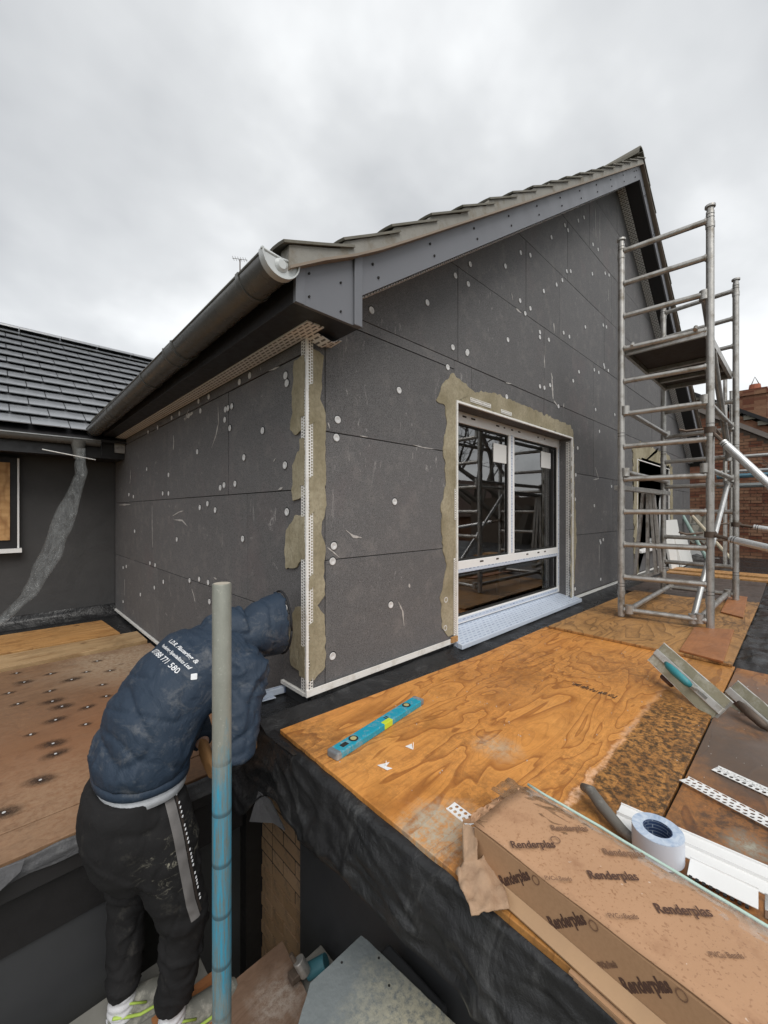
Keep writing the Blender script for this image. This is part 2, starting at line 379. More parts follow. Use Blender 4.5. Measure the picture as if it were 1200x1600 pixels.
LIME = plain('lime_trim', (.40, .55, .10), .5); SHIRT = plain('pale_tshirt', (.66, .68, .72), .85, scale=60, bump=.4)
LETTER = plain('white_print', (.75, .76, .78), .5, var=.02); BLACKP = plain('black_print', (.035, .025, .02), .8, var=.05)
CARD = M_('cardboard', .8, spec=.2)
c = CARD.mix(CARD.noise(5, 4), (.40, .235, .13), (.47, .285, .165)); c = CARD.mix(CARD.ramp(CARD.noise(150, 3), (.3, .25), (.6, 0.)), c, (.3, .17, .09))
CARD.col(c); CARD.bump(CARD.noise(30, 4), .15, .003); CARD = CARD.m
m = M_('rain_spotted_cardboard', .62, spec=.4)
c = m.mix(m.noise(4, 4), (.44, .25, .14), (.50, .295, .17)); v_ = m.noise(190, 2, .5, co=m.co((1, .8, 1)))
c = m.mix(m.ramp(v_, (.60, 0.), (.67, .6)), c, (.28, .14, .07)); c = m.mix(m.ramp(m.noise(11, 6, .7), (.55, 0.), (.7, .55)), c, (.30, .15, .08))
c = m.mix(m.ramp(m.noise(60, 2, co=m.co(loc=(5, 5, 5))), (.73, 0.), (.75, .5)), c, (.8, .7, .6))
m.col(c); m.bump(m.noise(20, 4), .2, .004); m.rough(m.ramp(v_, (.5, .7), (.6, .3))); CARDTOP = m.m
m = M_('clear_film', .12)
def film(name, a, col=(.75, .8, .78), rough=.15):
    m = M_(name, rough); m.col(col); m.set(m.b.inputs['Alpha'], m.ramp(m.noise(9, 6, .75, 1.5, co=m.co((1.6, 1.6, .5))), (.38, a * .3), (.72, min(1, a * 2.4)))); m.bump(m.noise(12, 5, .6, 1), .8, .015); return m.m
FILM = film('clear_polythene', .09, (.40, .42, .42), .10); FILM2 = film('packing_film', .12, (.8, .85, .83)); TAPEB = film('brown_parcel_tape', .6, (.30, .18, .10), .2)
def tapemat(name, rot=(R(90), 0, 0)):
    m = M_(name, .35); br = m.n('ShaderNodeTexBrick'); m.t.links.new(m.co((11, 11, 11), rot=rot), br.inputs[0])
    br.inputs['Color1'].default_value = (.12, .16, .30, 1); br.inputs['Color2'].default_value = (.40, .47, .60, 1); br.inputs['Mortar'].default_value = (.55, .61, .70, 1)
    br.inputs['Mortar Size'].default_value = .16; br.inputs['Scale'].default_value = 1.6; br.inputs['Brick Width'].default_value = .9; br.inputs['Row Height'].default_value = .42
    m.col(m.mix(m.ramp(m.noise(30, 5, .7), (.45, 0.), (.7, .6)), br.outputs[0], (.50, .57, .68))); m.bump(m.noise(25, 5), .5, .006); return m.m
TAPE = tapemat('printed_blue_tape'); TAPE_TOP = tapemat('printed_blue_tape_flat', (0, 0, 0))
m = M_('perforated_strip', .6); br = m.n('ShaderNodeTexBrick'); m.t.links.new(m.co((1, 1, 1), rot=(0, 0, R(90))), br.inputs[0])
br.inputs['Color1'].default_value = (.05, .05, .055, 1); br.inputs['Color2'].default_value = (.20, .20, .20, 1); br.inputs['Mortar'].default_value = (.78, .79, .80, 1)
br.inputs['Scale'].default_value = 17; br.inputs['Mortar Size'].default_value = .11; br.inputs['Brick Width'].default_value = .75; br.inputs['Row Height'].default_value = .34
m.col(br.outputs[0]); m.bump(br.outputs[1], -.5, .003); PERF = m.m
m = M_('glass_pane', .02); gt = m.t
gt.nodes.remove(m.b); tr = gt.nodes.new('ShaderNodeBsdfTransparent'); tr.inputs[0].default_value = (.82, .84, .82, 1); gl = gt.nodes.new('ShaderNodeBsdfGlossy'); gl.inputs['Roughness'].default_value = .015
fr = gt.nodes.new('ShaderNodeFresnel'); fr.inputs[0].default_value = 3.0; ms = gt.nodes.new('ShaderNodeMixShader')
gt.links.new(fr.outputs[0], ms.inputs[0]); gt.links.new(tr.outputs[0], ms.inputs[1]); gt.links.new(gl.outputs[0], ms.inputs[2])
gt.links.new(ms.outputs[0], gt.nodes['Material Output'].inputs[0]); GLASS = m.m
def brickm(name, a, b, dirt=(.10, .09, .08)):
    m = M_(name, .9, spec=.15); oi = m.n('ShaderNodeObjectInfo')
    w = m.n('ShaderNodeTexWhiteNoise'); mm = m.n('ShaderNodeVectorMath', operation='FLOOR'); m.t.links.new(m.co((4.44, 4.44, 13.3)), mm.inputs[0]); m.t.links.new(mm.outputs[0], w.inputs[0])
    c = m.mix(m.math('FRACT', m.math('ADD', w.outputs[0], oi.outputs['Random'])), a, b); c = m.mix(m.ramp(m.noise(20, 6, .7), (.5, 0.), (.75, .6)), c, dirt)
    m.col(c); m.bump(m.noise(70, 4), .4, .004); return m.m
BRICK_BUFF = brickm('buff_brick', (.30, .19, .11), (.36, .235, .145)); BRICK_RED = brickm('red_brick', (.15, .055, .035), (.30, .17, .105), (.05, .04, .035))
MORT = plain('brick_mortar', (.12, .09, .07), .95, bump=.3)
DARKP = plain('dark_panel', (.040, .041, .044), .5, var=.1, scale=3, bump=.05, dirt=((.05, .05, .05), .3)); BLACKB = plain('black_board', (.009, .008, .0085), .6, bump=.1)
OSB = M_('osb', .7)
v_ = OSB.n('ShaderNodeTexVoronoi'); v_.inputs['Scale'].default_value = 1; OSB.t.links.new(OSB.co((9, 1, 26), rot=(0, R(35), 0)), v_.inputs[0])
v2 = OSB.n('ShaderNodeTexVoronoi'); v2.inputs['Scale'].default_value = 1; OSB.t.links.new(OSB.co((24, 1, 9), rot=(0, R(-25), 0)), v2.inputs[0])
c = OSB.mix(v_.outputs[0], (.62, .38, .17), (.42, .22, .08)); OSB.col(OSB.mix(OSB.ramp(v2.outputs[0], (.4, 0.), (.8, .7)), c, (.26, .12, .04))); OSB.bump(v_.outputs[0], .3, .004); OSB = OSB.m
PAPER = plain('white_paper', (.7, .7, .68), .6, var=.03); PURPLE = plain('purple_pack', (.10, .06, .28), .5)
WALLIN = plain('interior_wall', (.50, .48, .45), .9); FLOORIN = plain('interior_floor', (.22, .14, .09), .6)

# ------------------------------------------------------------------ ground and far setting
gm = M_('ground_mat', .95); gm.col(gm.mix(gm.noise(.6, 8, .7), (.06, .08, .035), (.14, .12, .085))); gm.bump(gm.noise(4, 6), .5, .05)
b = MB(); b.grid(lambda u, v: (u * 800 - 400, v * 800 - 400, -3.7), 8, 8)
tag(b.build('ground', gm.m), kind='structure')

# ------------------------------------------------------------------ HOUSE (gable extension)
WX, WY = 1.035, 1.585                       # eaves wall plane, gable wall plane
RXC, XE, XR = 5.46, .80, 10.12              # ridge, eaves
PITCH = .687
def rake(x):                                # lower edge of the barge board
    return .944 + PITCH * ((x if x < RXC else 2 * RXC - x) - 1.156)
house = thing('house', 'house extension with a steep gable clad in dark grey foam insulation boards', 'house', (5.4, 4, -.9))
# backing behind the boards, with window openings
win = [(2.18, 4.07, -.845, .72), (6.28, 8.15, -.52, .71)]
gable = MB()
def clip(poly, a, b, c):                    # keep a*x+b*z<=c
    o = []
    for k in range(len(poly)):
        p, q = poly[k], poly[(k + 1) % len(poly)]; fp = a * p[0] + b * p[1] - c; fq = a * q[0] + b * q[1] - c
        if fp <= 0: o.append(p)
        if fp * fq < 0: t = fp / (fp - fq); o.append((p[0] + t * (q[0] - p[0]), p[1] + t * (q[1] - p[1])))
    return o
def under_rake(poly, top=.30):
    k = .944 - PITCH * 1.156 + top
    poly = clip(poly, -PITCH, 1, k)
    return clip(poly, PITCH, 1, k + PITCH * 2 * RXC) if poly else poly
def minus_windows(r, inset=0):
    """rectangle (x0,x1,z0,z1) minus window openings -> list of rectangles"""
    rs = [r]
    for (a0, a1, c0, c1) in win:
        a0, a1, c0, c1 = a0 - inset, a1 + inset, c0 - inset, c1 + inset
        o = []
        for (x0, x1, z0, z1) in rs:
            if x1 <= a0 or x0 >= a1 or z1 <= c0 or z0 >= c1: o.append((x0, x1, z0, z1)); continue
            if x0 < a0: o.append((x0, a0, z0, z1))
            if x1 > a1: o.append((a1, x1, z0, z1))
            xa, xb = max(x0, a0), min(x1, a1)
            if z0 < c0: o.append((xa, xb, z0, c0))
            if z1 > c1: o.append((xa, xb, c1, z1))
        rs = o
    return rs
for r in minus_windows((WX + .02, 9.92, -.83, 4.4)):
    p = under_rake([(r[0], r[2]), (r[1], r[2]), (r[1], r[3]), (r[0], r[3])])
    if len(p) > 2: gable.prism([(x, WY + .016, z) for x, z in p], (0, .10, 0))
gw = gable.build('gable_wall', JOINT, house)
rows = [(-.83, -.231, [1.136, 2.18, 4.07, 4.9, 6.1, 7.3, 8.5, 9.93]), (-.231, .385, [1.136, 2.18, 4.07, 5.3, 6.28, 7.4, 8.15, 9.3, 9.93]),
        (.385, .99, [1.136, 2.16, 2.36, 3.47, 4.67, 5.87, 7.07, 8.27, 9.93]), (.99, 1.615, [1.05, 2.2, 3.47, 4.67, 5.87, 7.07, 8.27, 9.9]),
        (1.615, 2.225, [1.6, 3.14, 3.8, 5.0, 6.2, 7.4, 8.9]), (2.225, 2.80, [2.4, 3.98, 5.25, 6.45, 8.5]), (2.80, 3.40, [3.2, 4.55, 5.75, 7.6]), (3.40, 4.2, [4.3, 5.46, 7])]
for z0, z1, xs in rows:
    for x0, x1 in zip(xs, xs[1:]):
        mb = MB(); g = .0022; dy = random.uniform(-.0015, .0012)
        for (a0, a1, c0, c1) in minus_windows((x0 + g, x1 - g, z0 + g, z1 - g)):
            if z0 < .99 and z1 > .9 and x0 < 2 and x1 < 2.2: c1 = .93 - g
            p = under_rake([(a0, c0), (a1, c0), (a1, c1), (a0, c1)], .03)
            if len(p) > 2: mb.prism([(x, WY + dy, z) for x, z in p], (0, .0155 - dy, 0))
        if mb.v: mb.build('insulation_board', EPS_G, gw, bev=.0012)
for a, b_, zt in ((1.136, 2.158, .93),):
    mb = MB(); mb.prism([(a + .002, WY, .934), (b_, WY, .934), (b_, WY, .988), (a + .002, WY, .988)], (0, .0155, 0)); mb.build('insulation_board', EPS_G, gw)
# eaves wall (left)
mb = MB(); mb.box((WX + .016, WY + .02, -1.9), (WX + .12, 5.68, 1.0)); ew = mb.build('eaves_wall', JOINT, house)
rowsL = [(-1.135, -.497, [1.80, 3.93, 5.675]), (-.497, .105, [WY, 2.2, 4.1, 5.675]), (.105, .735, [WY, 2.45, 3.66, 5.0, 5.675]), (.737, .80, [WY, 2.9, 4.2, 5.675])]
for z0, z1, ys in rowsL:
    for y0, y1 in zip(ys, ys[1:]):
        mb = MB(); dx = random.uniform(-.0012, .0012); mb.box((WX + dx, y0 + .0022, z0 + .0022), (WX + .0155, y1 - .0022, z1 - .0022)); mb.build('insulation_board', EPS_L, ew, bev=.0012)
mb = MB(); mb.box((WX, WY, -.829), (WX + .0155, 1.798, -.499)); mb.build('insulation_board', EPS_L, ew)
mb = MB(); mb.box((WX + .005, 1.60, -1.3), (WX + .0155, 1.8, -.832)); mb.build('wall_base', DARKP, ew)
# board end at the corner, its cut face towards the gable side
mb = MB(); mb.box((WX + .0005, WY + .0006, -.829), (1.134, WY + .02, .80)); mb.build('insulation_board', EPS_G, gw)
mb = MB(); mb.box((9.93, WY + .001, -3.6), (9.96, 9, 1.2)); mb.box((1.2, 8.9, -3.6), (9.93, 9, 1.2)); mb.build('far_wall', EPS_G, house)
# fixings: 60 mm white caps
me = MB(); n = 18
me.loft([[(math.cos(2 * math.pi * k / n) * r, math.sin(2 * math.pi * k / n) * r, h) for k in range(n)] for r, h in ((.0185, 0), (.0185, .0018), (.016, .0026), (.007, .0012), (.004, -.001))])
capm = me.mesh('fixing_cap'); capm.materials.append(CAP)
mr = MB(); mr.loft([[(math.cos(2 * math.pi * k / n) * r, math.sin(2 * math.pi * k / n) * r, h) for k in range(n)] for r, h in ((.0208, 0), (.0208, .0006), (.019, .0004))]); ringm = mr.mesh('cap_shade'); ringm.materials.append(JOINT)  # dark disc behind each cap, painting in its small shadow
capsG = [(580, 485), (667, 473), (711, 431), (734, 413), (707, 543), (730, 550), (699, 574), (731, 444), (623, 610), (525, 684), (527, 656), (616, 784), (521, 853), (519, 877), (610, 945), (519, 1025), (695, 981), (696, 937),
         (793, 531), (729, 552), (789, 416), (813, 395), (812, 470), (820, 490), (828, 399), (828, 482), (861, 371), (849, 455), (869, 445), (878, 438), (882, 352), (885, 424), (891, 424), (912, 340), (925, 428), (934, 390), (926, 382), (945, 427), (951, 430), (914, 511), (942, 508), (947, 511),
         (880, 520), (889, 526), (859, 602), (850, 606), (843, 527), (843, 604), (857, 531), (895, 595), (935, 582), (843, 519), (791, 620), (944, 574), (950, 579), (943, 570), (872, 635), (904, 581), (928, 578), (960, 648), (936, 674), (930, 640),
         (928, 790), (899, 742), (898, 780), (937, 845), (938, 848), (898, 920), (938, 905), (942, 843), (955, 760), (902, 700), (945, 920), (887, 360), (903, 345)]
for x, y in capsG:
    p = onY(x, y, WY); 
    if p.x < 1.16: continue
    M1 = frameM((p.x, WY - .0028, p.z), (1, 0, 0), (0, -1, 0)); inst('fixing_cap', capm, None, gw, M1)
    M0 = frameM((p.x + .002, WY - .0016, p.z + .003), (1, 0, 0), (0, -1, 0)); inst('cap_shade', ringm, None, gw, M0)
capsL = [(447, 587), (449, 599), (411, 673), (446, 727), (449, 800), (380, 842), (447, 950), (446, 976), (357, 638), (363, 635), (353, 640), (360, 669), (352, 656), (368, 756), (351, 758), (345, 762), (309, 706), (264, 742), (255, 771), (264, 771),
         (313, 793), (325, 787), (337, 797), (382, 715), (314, 642), (391, 587), (375, 597), (327, 620), (311, 627), (281, 646), (269, 653), (277, 843), (230, 733), (243, 883), (256, 909), (242, 918), (235, 880), (312, 905), (326, 910), (297, 907), (220, 929), (193, 887), (198, 885), (180, 884), (202, 773), (209, 776), (247, 668), (232, 675), (328, 940), (211, 830), (193, 940)]
for x, y in capsL:
    p = onX(x, y, WX)
    if p.y > 5.6: continue
    inst('fixing_cap', capm, None, ew, frameM((WX - .0028, p.y, p.z), (0, 1, 0), (-1, 0, 0)))
    inst('cap_shade', ringm, None, ew, frameM((WX - .0016, p.y + .001, p.z + .003), (0, 1, 0), (-1, 0, 0)))
# filler smears on the boards
FILL = plain('white_filler', (.46, .44, .42), .8, var=.2, scale=60)
def smear(plane, pts, w, par, seed):
    mb = MB(); L = [onX(x, y, WX) if plane == 'L' else onY(x, y, WY) for x, y in pts]
    nn = Vector((-1, 0, 0)) if plane == 'L' else Vector((0, -1, 0)); side = []; oth = []
    P = []
    for a, b2 in zip(L, L[1:]):
        for q in range(6): P.append(a.lerp(b2, q / 6))
    P.append(L[-1])
    for k, p in enumerate(P):
        d = (P[min(k + 1, len(P) - 1)] - P[max(k - 1, 0)]).normalized(); s_ = d.cross(nn)
        ww = w * (.35 + 1.3 * abs(nz(p, 30, seed))) * math.sin(math.pi * (k + .6) / (len(P) + .2))
        side.append(p + s_ * ww + nn * .001); oth.append(p - s_ * ww * .8 + nn * .001)
    mb.prism(side + oth[::-1], nn * .0012); mb.build('filler_smear', FILL, par)
for k, (pl, pts, w) in enumerate([('L', [(341, 635), (342, 660), (338, 680), (331, 700)], .012), ('L', [(271, 680), (272, 690), (271, 703)], .02), ('L', [(302, 645), (295, 650), (288, 655)], .03), ('L', [(295, 640), (291, 652), (289, 658)], .018),
        ('L', [(272, 812), (285, 813), (293, 822)], .012), ('L', [(270, 806), (280, 800), (287, 798)], .01), ('L', [(186, 789), (204, 788)], .012), ('L', [(204, 735), (204, 748), (203, 756)], .012), ('L', [(238, 790), (238, 820), (239, 855)], .009),
        ('L', [(300, 920), (303, 930), (305, 940)], .01), ('L', [(334, 902), (339, 905)], .008), ('L', [(435, 765), (442, 762)], .008), ('L', [(420, 580), (437, 573)], .008), ('L', [(428, 721), (431, 716)], .006), ('L', [(195, 905), (195, 930)], .006),
        ('G', [(540, 828), (552, 838), (565, 840)], .011), ('G', [(511, 855), (520, 862), (530, 871)], .008), ('G', [(622, 940), (629, 955), (631, 978)], .008), ('G', [(639, 912), (640, 918)], .012), ('G', [(862, 590), (863, 605), (864, 624)], .03),
        ('G', [(865, 626), (871, 634)], .02), ('G', [(861, 583), (863, 592)], .02), ('G', [(865, 505), (866, 520)], .016), ('G', [(799, 458), (801, 469)], .012), ('G', [(806, 482), (814, 489)], .014), ('G', [(880, 637), (881, 630)], .012), ('G', [(930, 730), (935, 748), (926, 750)], .016),
        ('G', [(562, 681), (574, 683)], .006), ('G', [(645, 695), (660, 699), (680, 702)], .006), ('G', [(515, 670), (512, 660)], .008), ('G', [(892, 840), (893, 850)], .012), ('G', [(850, 555), (851, 575)], .014), ('G', [(930, 325), (931, 375)], .01), ('G', [(937, 330), (937, 380)], .008),
        ('G', [(936, 850), (936, 880)], .01), ('G', [(790, 598), (799, 600)], .01), ('G', [(950, 452), (951, 470)], .012)]):
    smear(pl, pts, w * .75, ew if pl == 'L' else gw, k)
# adhesive render on the corner and round the windows
def patch(plane, pts, par, amp=.007, seed=0, th=.007, mat=None, step=.014):
    P = [onX(x, y, WX) if plane == 'L' else onY(x, y, WY) for x, y in pts]
    P = jag(P, step, amp, seed); nn = Vector((-1, 0, 0)) if plane == 'L' else Vector((0, -1, 0))
    for p in P:
        if plane == 'L': p.x = WX - .0006
        else: p.y = WY - .0006
    mb = MB(); mb.prism(P, nn * th); mb.build('render_patch', mat or MORTAR, par)
patch('L', [(478, 553), (462, 565), (459, 600), (458, 640), (455, 672), (462, 682), (472, 672), (479, 670)], ew, seed=1)
patch('L', [(479, 702), (467, 705), (459, 730), (458, 765), (459, 784), (470, 776), (479, 778)], ew, seed=2)
patch('L', [(479, 800), (462, 806), (449, 830), (446, 860), (448, 890), (462, 888), (479, 870)], ew, seed=3)
patch('L', [(479, 945), (464, 950), (456, 965), (454, 1010), (456, 1040), (466, 1046), (479, 1050)], ew, seed=4)
patch('G', [(481, 540), (505, 556), (502, 590), (500, 625), (508, 650), (507, 700), (507, 750), (508, 790), (500, 830), (508, 850), (505, 890), (506, 930), (494, 945), (505, 960), (508, 1000), (507, 1040), (490, 1062), (481, 1062)], gw, .005, 5)
patch('G', [(713, 632), (713, 992), (700, 992), (690, 985), (688, 930), (697, 890), (690, 850), (689, 790), (696, 760), (692, 700), (697, 660), (696, 635), (682, 624), (692, 600), (706, 584), (726, 598), (735, 612), (716, 630)], gw, .008, 6, .0042)
patch('G', [(716, 628), (722, 602), (736, 612), (760, 612), (790, 622), (820, 634), (850, 648), (884, 662), (895, 670), (897, 760), (900, 840), (896, 930), (891, 938), (893, 684), (800, 654), (716, 627)], gw, .011, 7, .0048)
patch('G', [(991, 905), (988, 700), (1000, 692), (1046, 712), (1047, 730), (1022, 728), (999, 716), (996, 905)], gw, .03, 8)
patch('G', [(1048, 905), (1046, 730), (1050, 730), (1052, 905)], gw, .02, 9)

# perforated corner beads with real holes
def perf(mb, o, L, W_, rows_, pitch, hr=.36, skip=None):
    o, L, W_ = Vector(o), Vector(L), Vector(W_); n = max(1, int(L.length / pitch)); lu = L / n; wu = W_ / rows_
    K = 8
    for r in range(rows_):
        for k in range(n):
            sh = .5 if r % 2 else 0
            if sh and k == n - 1: continue
            c = o + lu * (k + .5 + sh) + wu * (r + .5)
            i = len(mb.v)
            for j in range(K):
                a = 2 * math.pi * j / K; ca, sa = math.cos(a), math.sin(a); q = .5 / max(abs(ca), abs(sa))
                mb.v.append(c + lu * ca * q + wu * sa * q)
            for j in range(K):
                a = 2 * math.pi * j / K; mb.v.append(c + lu * math.cos(a) * hr + wu * math.sin(a) * hr)
            for j in range(K):
                j2 = (j + 1) % K; mb.f.append((i + j, i + j2, i + K + j2, i + K + j))
        if r % 2:   # fill the half cells at both ends
            for c0 in (o, o + lu * (n - .5)):
                mb.quad(c0 + wu * r, c0 + wu * r + lu * .5, c0 + wu * (r + 1) + lu * .5, c0 + wu * (r + 1))
YO = WY - .0095; XO = WX - .0095
mb = MB(); segs = [(.79, .58), (.30, .22), (.02, -.10), (-.16, -.38), (-.42, -.62), (-.70, -.80)]
perf(mb, (WX, YO, -.83), (0, 0, 1.62), (.026, 0, 0), 2, .0135)
perf(mb, (XO, WY, -.83), (0, 0, 1.62), (0, .034, 0), 2, .0135)
cb = mb.build('corner_bead', PVCW, gw, solid=.0012)
mb = MB(); mb.box((WX - .0125, YO - .004, -.832), (WX + .0005, YO + .0045, .795)); mb.build('bead_nose', PVCW, gw, bev=.001)
# render squeezed through / over the bead flange
for a, b_ in ((.40, .60), (-.02, .17), (-.36, -.28), (-.78, -.50)):
    P = jag([Vector((WX + .003, YO - .0012, a)), Vector((WX + .034, YO - .0012, a + .02)), Vector((WX + .034, YO - .0012, b_)), Vector((WX + .003, YO - .0012, b_ - .02))], .01, .004, int(a * 90))
    for p in P: p.y = YO - .0012
    mb = MB(); mb.prism(P, (0, -.0016, 0)); mb.build('render_patch', MORTAR, gw)
for a, b_ in ((.44, .72), (.12, .34), (-.22, -.02), (-.76, -.62)):
    P = [Vector((XO - .0012, WY + .004, a)), Vector((XO - .0012, WY + .045, a)), Vector((XO - .0012, WY + .045, b_)), Vector((XO - .0012, WY + .004, b_))]
    P = jag(P, .01, .004, int(b_ * 70))
    for p in P: p.x = XO - .0012
    mb = MB(); mb.prism(P, (-.0016, 0, 0)); mb.build('render_patch', MORTAR, ew)
# starter tracks
mb = MB(); mb.box((WX - .012, WY - .016, -.846), (2.165, WY + .012, -.830)); mb.box((WX - .012, WY - .016, -.83), (2.165, WY - .0125, -.812)); mb.build('starter_track', PVCW, gw, bev=.001)
mb = MB(); mb.box((4.12, WY - .016, -.86), (9.94, WY + .012, -.842)); mb.build('starter_track', PVCW, gw)
mb = MB(); mb.box((WX - .013, WY + .0125, -.847), (WX + .012, 1.80, -.831)); mb.build('starter_track', PVCW, ew)
mb = MB(); mb.box((WX - .016, 1.85, -1.155), (WX + .012, 5.66, -1.137)); mb.build('starter_track', PVCW, ew)

# window 1 and 2
def window(x0, x1, z0, z1, mull, trans, first):
    w = thing_part('window')
    YF = WY + .115
    mb = MB()     # reveal lining
    mb.box((x1 - .003, WY + .004, z0 - .02), (x1 + .012, YF + .078, z1 - .003)); mb.box((x0 - .012, WY + .004, z0), (x0 + .003, YF + .078, z1 - .003)); mb.box((x0 + .003, WY + .004, z1 - .003), (x1 - .003, YF + .078, z1 + .012))
    mb.build('reveal', EPS_G, w)
    f = .055; mb = MB()
    fr = [(x0 + .003, x1 - .003, z1 - .085, z1 - .003), (x0 + .003, x0 + f, z0 + .05, z1 - .085), (x1 - f * .8, x1 - .003, z0 + .05, z1 - .085), (x0 + f, x1 - f * .8, z0 + .05, z0 + .10)]
    fr.append((mull - .045, mull + .045, trans + .04 if trans else z0 + .1, z1 - .085))
    if trans: fr.append((x0 + f, x1 - f * .8, trans - .045, trans + .04))
    for a, b2, c0, c1 in fr: mb.box((a, YF, c0), (b2, YF + .07, c1))
    fo = mb.build('frame', PVC_BRIGHT, w, bev=.003)
    # glazing beads: black gasket, then panes
    panes = [(x0 + f, mull - .045, (trans + .04) if trans else z0 + .1, z1 - .085), (mull + .045, x1 - f * .8, (trans + .04) if trans else z0 + .1, z1 - .085)]
    if trans: panes.append((x0 + f, x1 - f * .8, z0 + .10, trans - .045))
    for a, b2, c0, c1 in panes:
        mb = MB(); g = .014
        for q in ((a, a + g, c0, c1), (b2 - g, b2, c0, c1), (a + g, b2 - g, c0, c0 + g), (a + g, b2 - g, c1 - g, c1)): mb.box((q[0], YF + .012, q[2]), (q[1], YF + .03, q[3]))
        mb.build('gasket', JOINT, w)
        mb = MB(); mb.quad((a + g, YF + .022, c0 + g), (b2 - g, YF + .022, c0 + g), (b2 - g, YF + .022, c1 - g), (a + g, YF + .022, c1 - g)); mb.build('pane', GLASS, w)
    # printed protective film on the frame
    if first:
        for (a, b2, c0, c1) in [(mull - .012, mull + .012, trans + .05, z1 - .08), (x0 + f, x1 - .05, trans - .043, trans - .018), (x0 + f, x1 - .05, z0 + .06, z0 + .09), (x1 - .035, x1 - .015, z0 + .12, z1 - .09)]:
            mb = MB(); mb.box((a, YF - .0012, c0), (b2, YF - .0002, c1)); mb.build('protective_film', TAPE, w)
        for k in range(14):
            xa = x0 + .1 + k * .12 + random.uniform(-.02, .02)
            for zc in (z1 - .04, trans + .012):
                if random.random() < .55:
                    mb = MB(); mb.box((xa, YF - .0012, zc), (xa + random.uniform(.02, .06), YF - .0003, zc + .012)); mb.build('film_print', BLACKP, w)
        for a, c in ((2.86, .40), (3.70, .42)):
            mb = MB(); mb.box((a, YF + .016, c), (a + .20, YF + .0205, c + .15)); lb = mb.build('glass_label', PAPER, w)
    # sill
    mb = MB(); mb.prism([(x0 - .03, YF + .06, z0 + .05), (x0 - .03, WY - .07, z0 - .005), (x0 - .03, WY - .07, z0 - .035), (x0 - .03, YF + .06, z0 - .02)], (x1 - x0 + .11, 0, 0))
    mb.build('sill', TAPE_TOP if first else PVC_BRIGHT, w, bev=.003)
    # bead lines round the opening
    mb = MB(); t = .009
    mb.box((x0 - t, WY - .014, z0 + .01), (x0 + .005, WY + .003, z1 + t)); mb.box((x0 + .005, WY - .014, z1 - .005), (x1 - .005, WY + .003, z1 + t)); mb.box((x1 - .005, WY - .0135, z0 + .01), (x1 + t, WY + .003, z1 + t - .001))
    mb.build('edge_bead', PVCW, w)
    if first:
        for o3, L3, W3, n3, p3 in (((x1 - .0045, WY + .008, z0 + .02), (0, 0, z1 - z0 - .05), (.0, .042, 0), 2, .016), ((x0 - .012, WY - .0095, -.80), (0, 0, .5), (-.026, 0, 0), 2, .0145),
                ((x0 + .15, WY - .0095, z1 + .030), (.26, 0, 0), (0, 0, .03), 2, .0145), ((x0 + .55, WY - .0095, z1 + .022), (.16, 0, 0), (0, 0, .028), 2, .0145),
                ((x0 - .012, WY - .0095, -.05), (0, 0, .2), (-.016, 0, 0), 1, .0145), ((x1 + .01, WY - .0095, z0 + .02), (0, 0, z1 - z0 - .1), (.024, 0, 0), 2, .016)):
            mb = MB(); perf(mb, o3, L3, W3, n3, p3); mb.build('perforated_flange', PVCW, w, solid=.0012)
    return w
def thing_part(name):
    o = bpy.data.objects.new(name, None); C.objects.link(o); o.parent = house; return o
window(*win[0], 3.12, -.39, True); window(*win[1], 7.2, None, False)
mb = MB()  # small timber packer at the sill end
mb.box((2.10, WY - .03, -.835), (2.16, WY - .0165, -.80)); mb.build('packer', PLANK_NEW, gw)
# rooms behind the windows
mb = MB(); mb.box((1.16, 4.8, -.95), (9.9, 4.85, 1.0)); mb.box((1.16, 1.72, .94), (9.9, 4.8, .99)); mb.box((5.2, 1.8, -.9), (5.3, 4.8, .94)); mb.build('room_wall', WALLIN, house)
mb = MB(); mb.box((1.16, 1.8, -.96), (9.9, 4.8, -.92)); mb.build('room_floor', FLOORIN, house)

# roof of the house
VY = 1.300                                   # verge line of the tiles
roof = MB()
for sgn in (1, -1):
    X = lambda d: XE + d if sgn == 1 else XR - d
    def zt(d): return .965 + PITCH * d
    prof = [(X(0), zt(0) + .0), (X(RXC - XE), zt(RXC - XE)), (X(RXC - XE), zt(RXC - XE) - .06), (X(0), zt(0) - .06)]
    roof.prism([(x, 1.40, z) for x, z in prof], (0, 7.6, 0))
ro = roof.build('roof', SOFFIT, house)
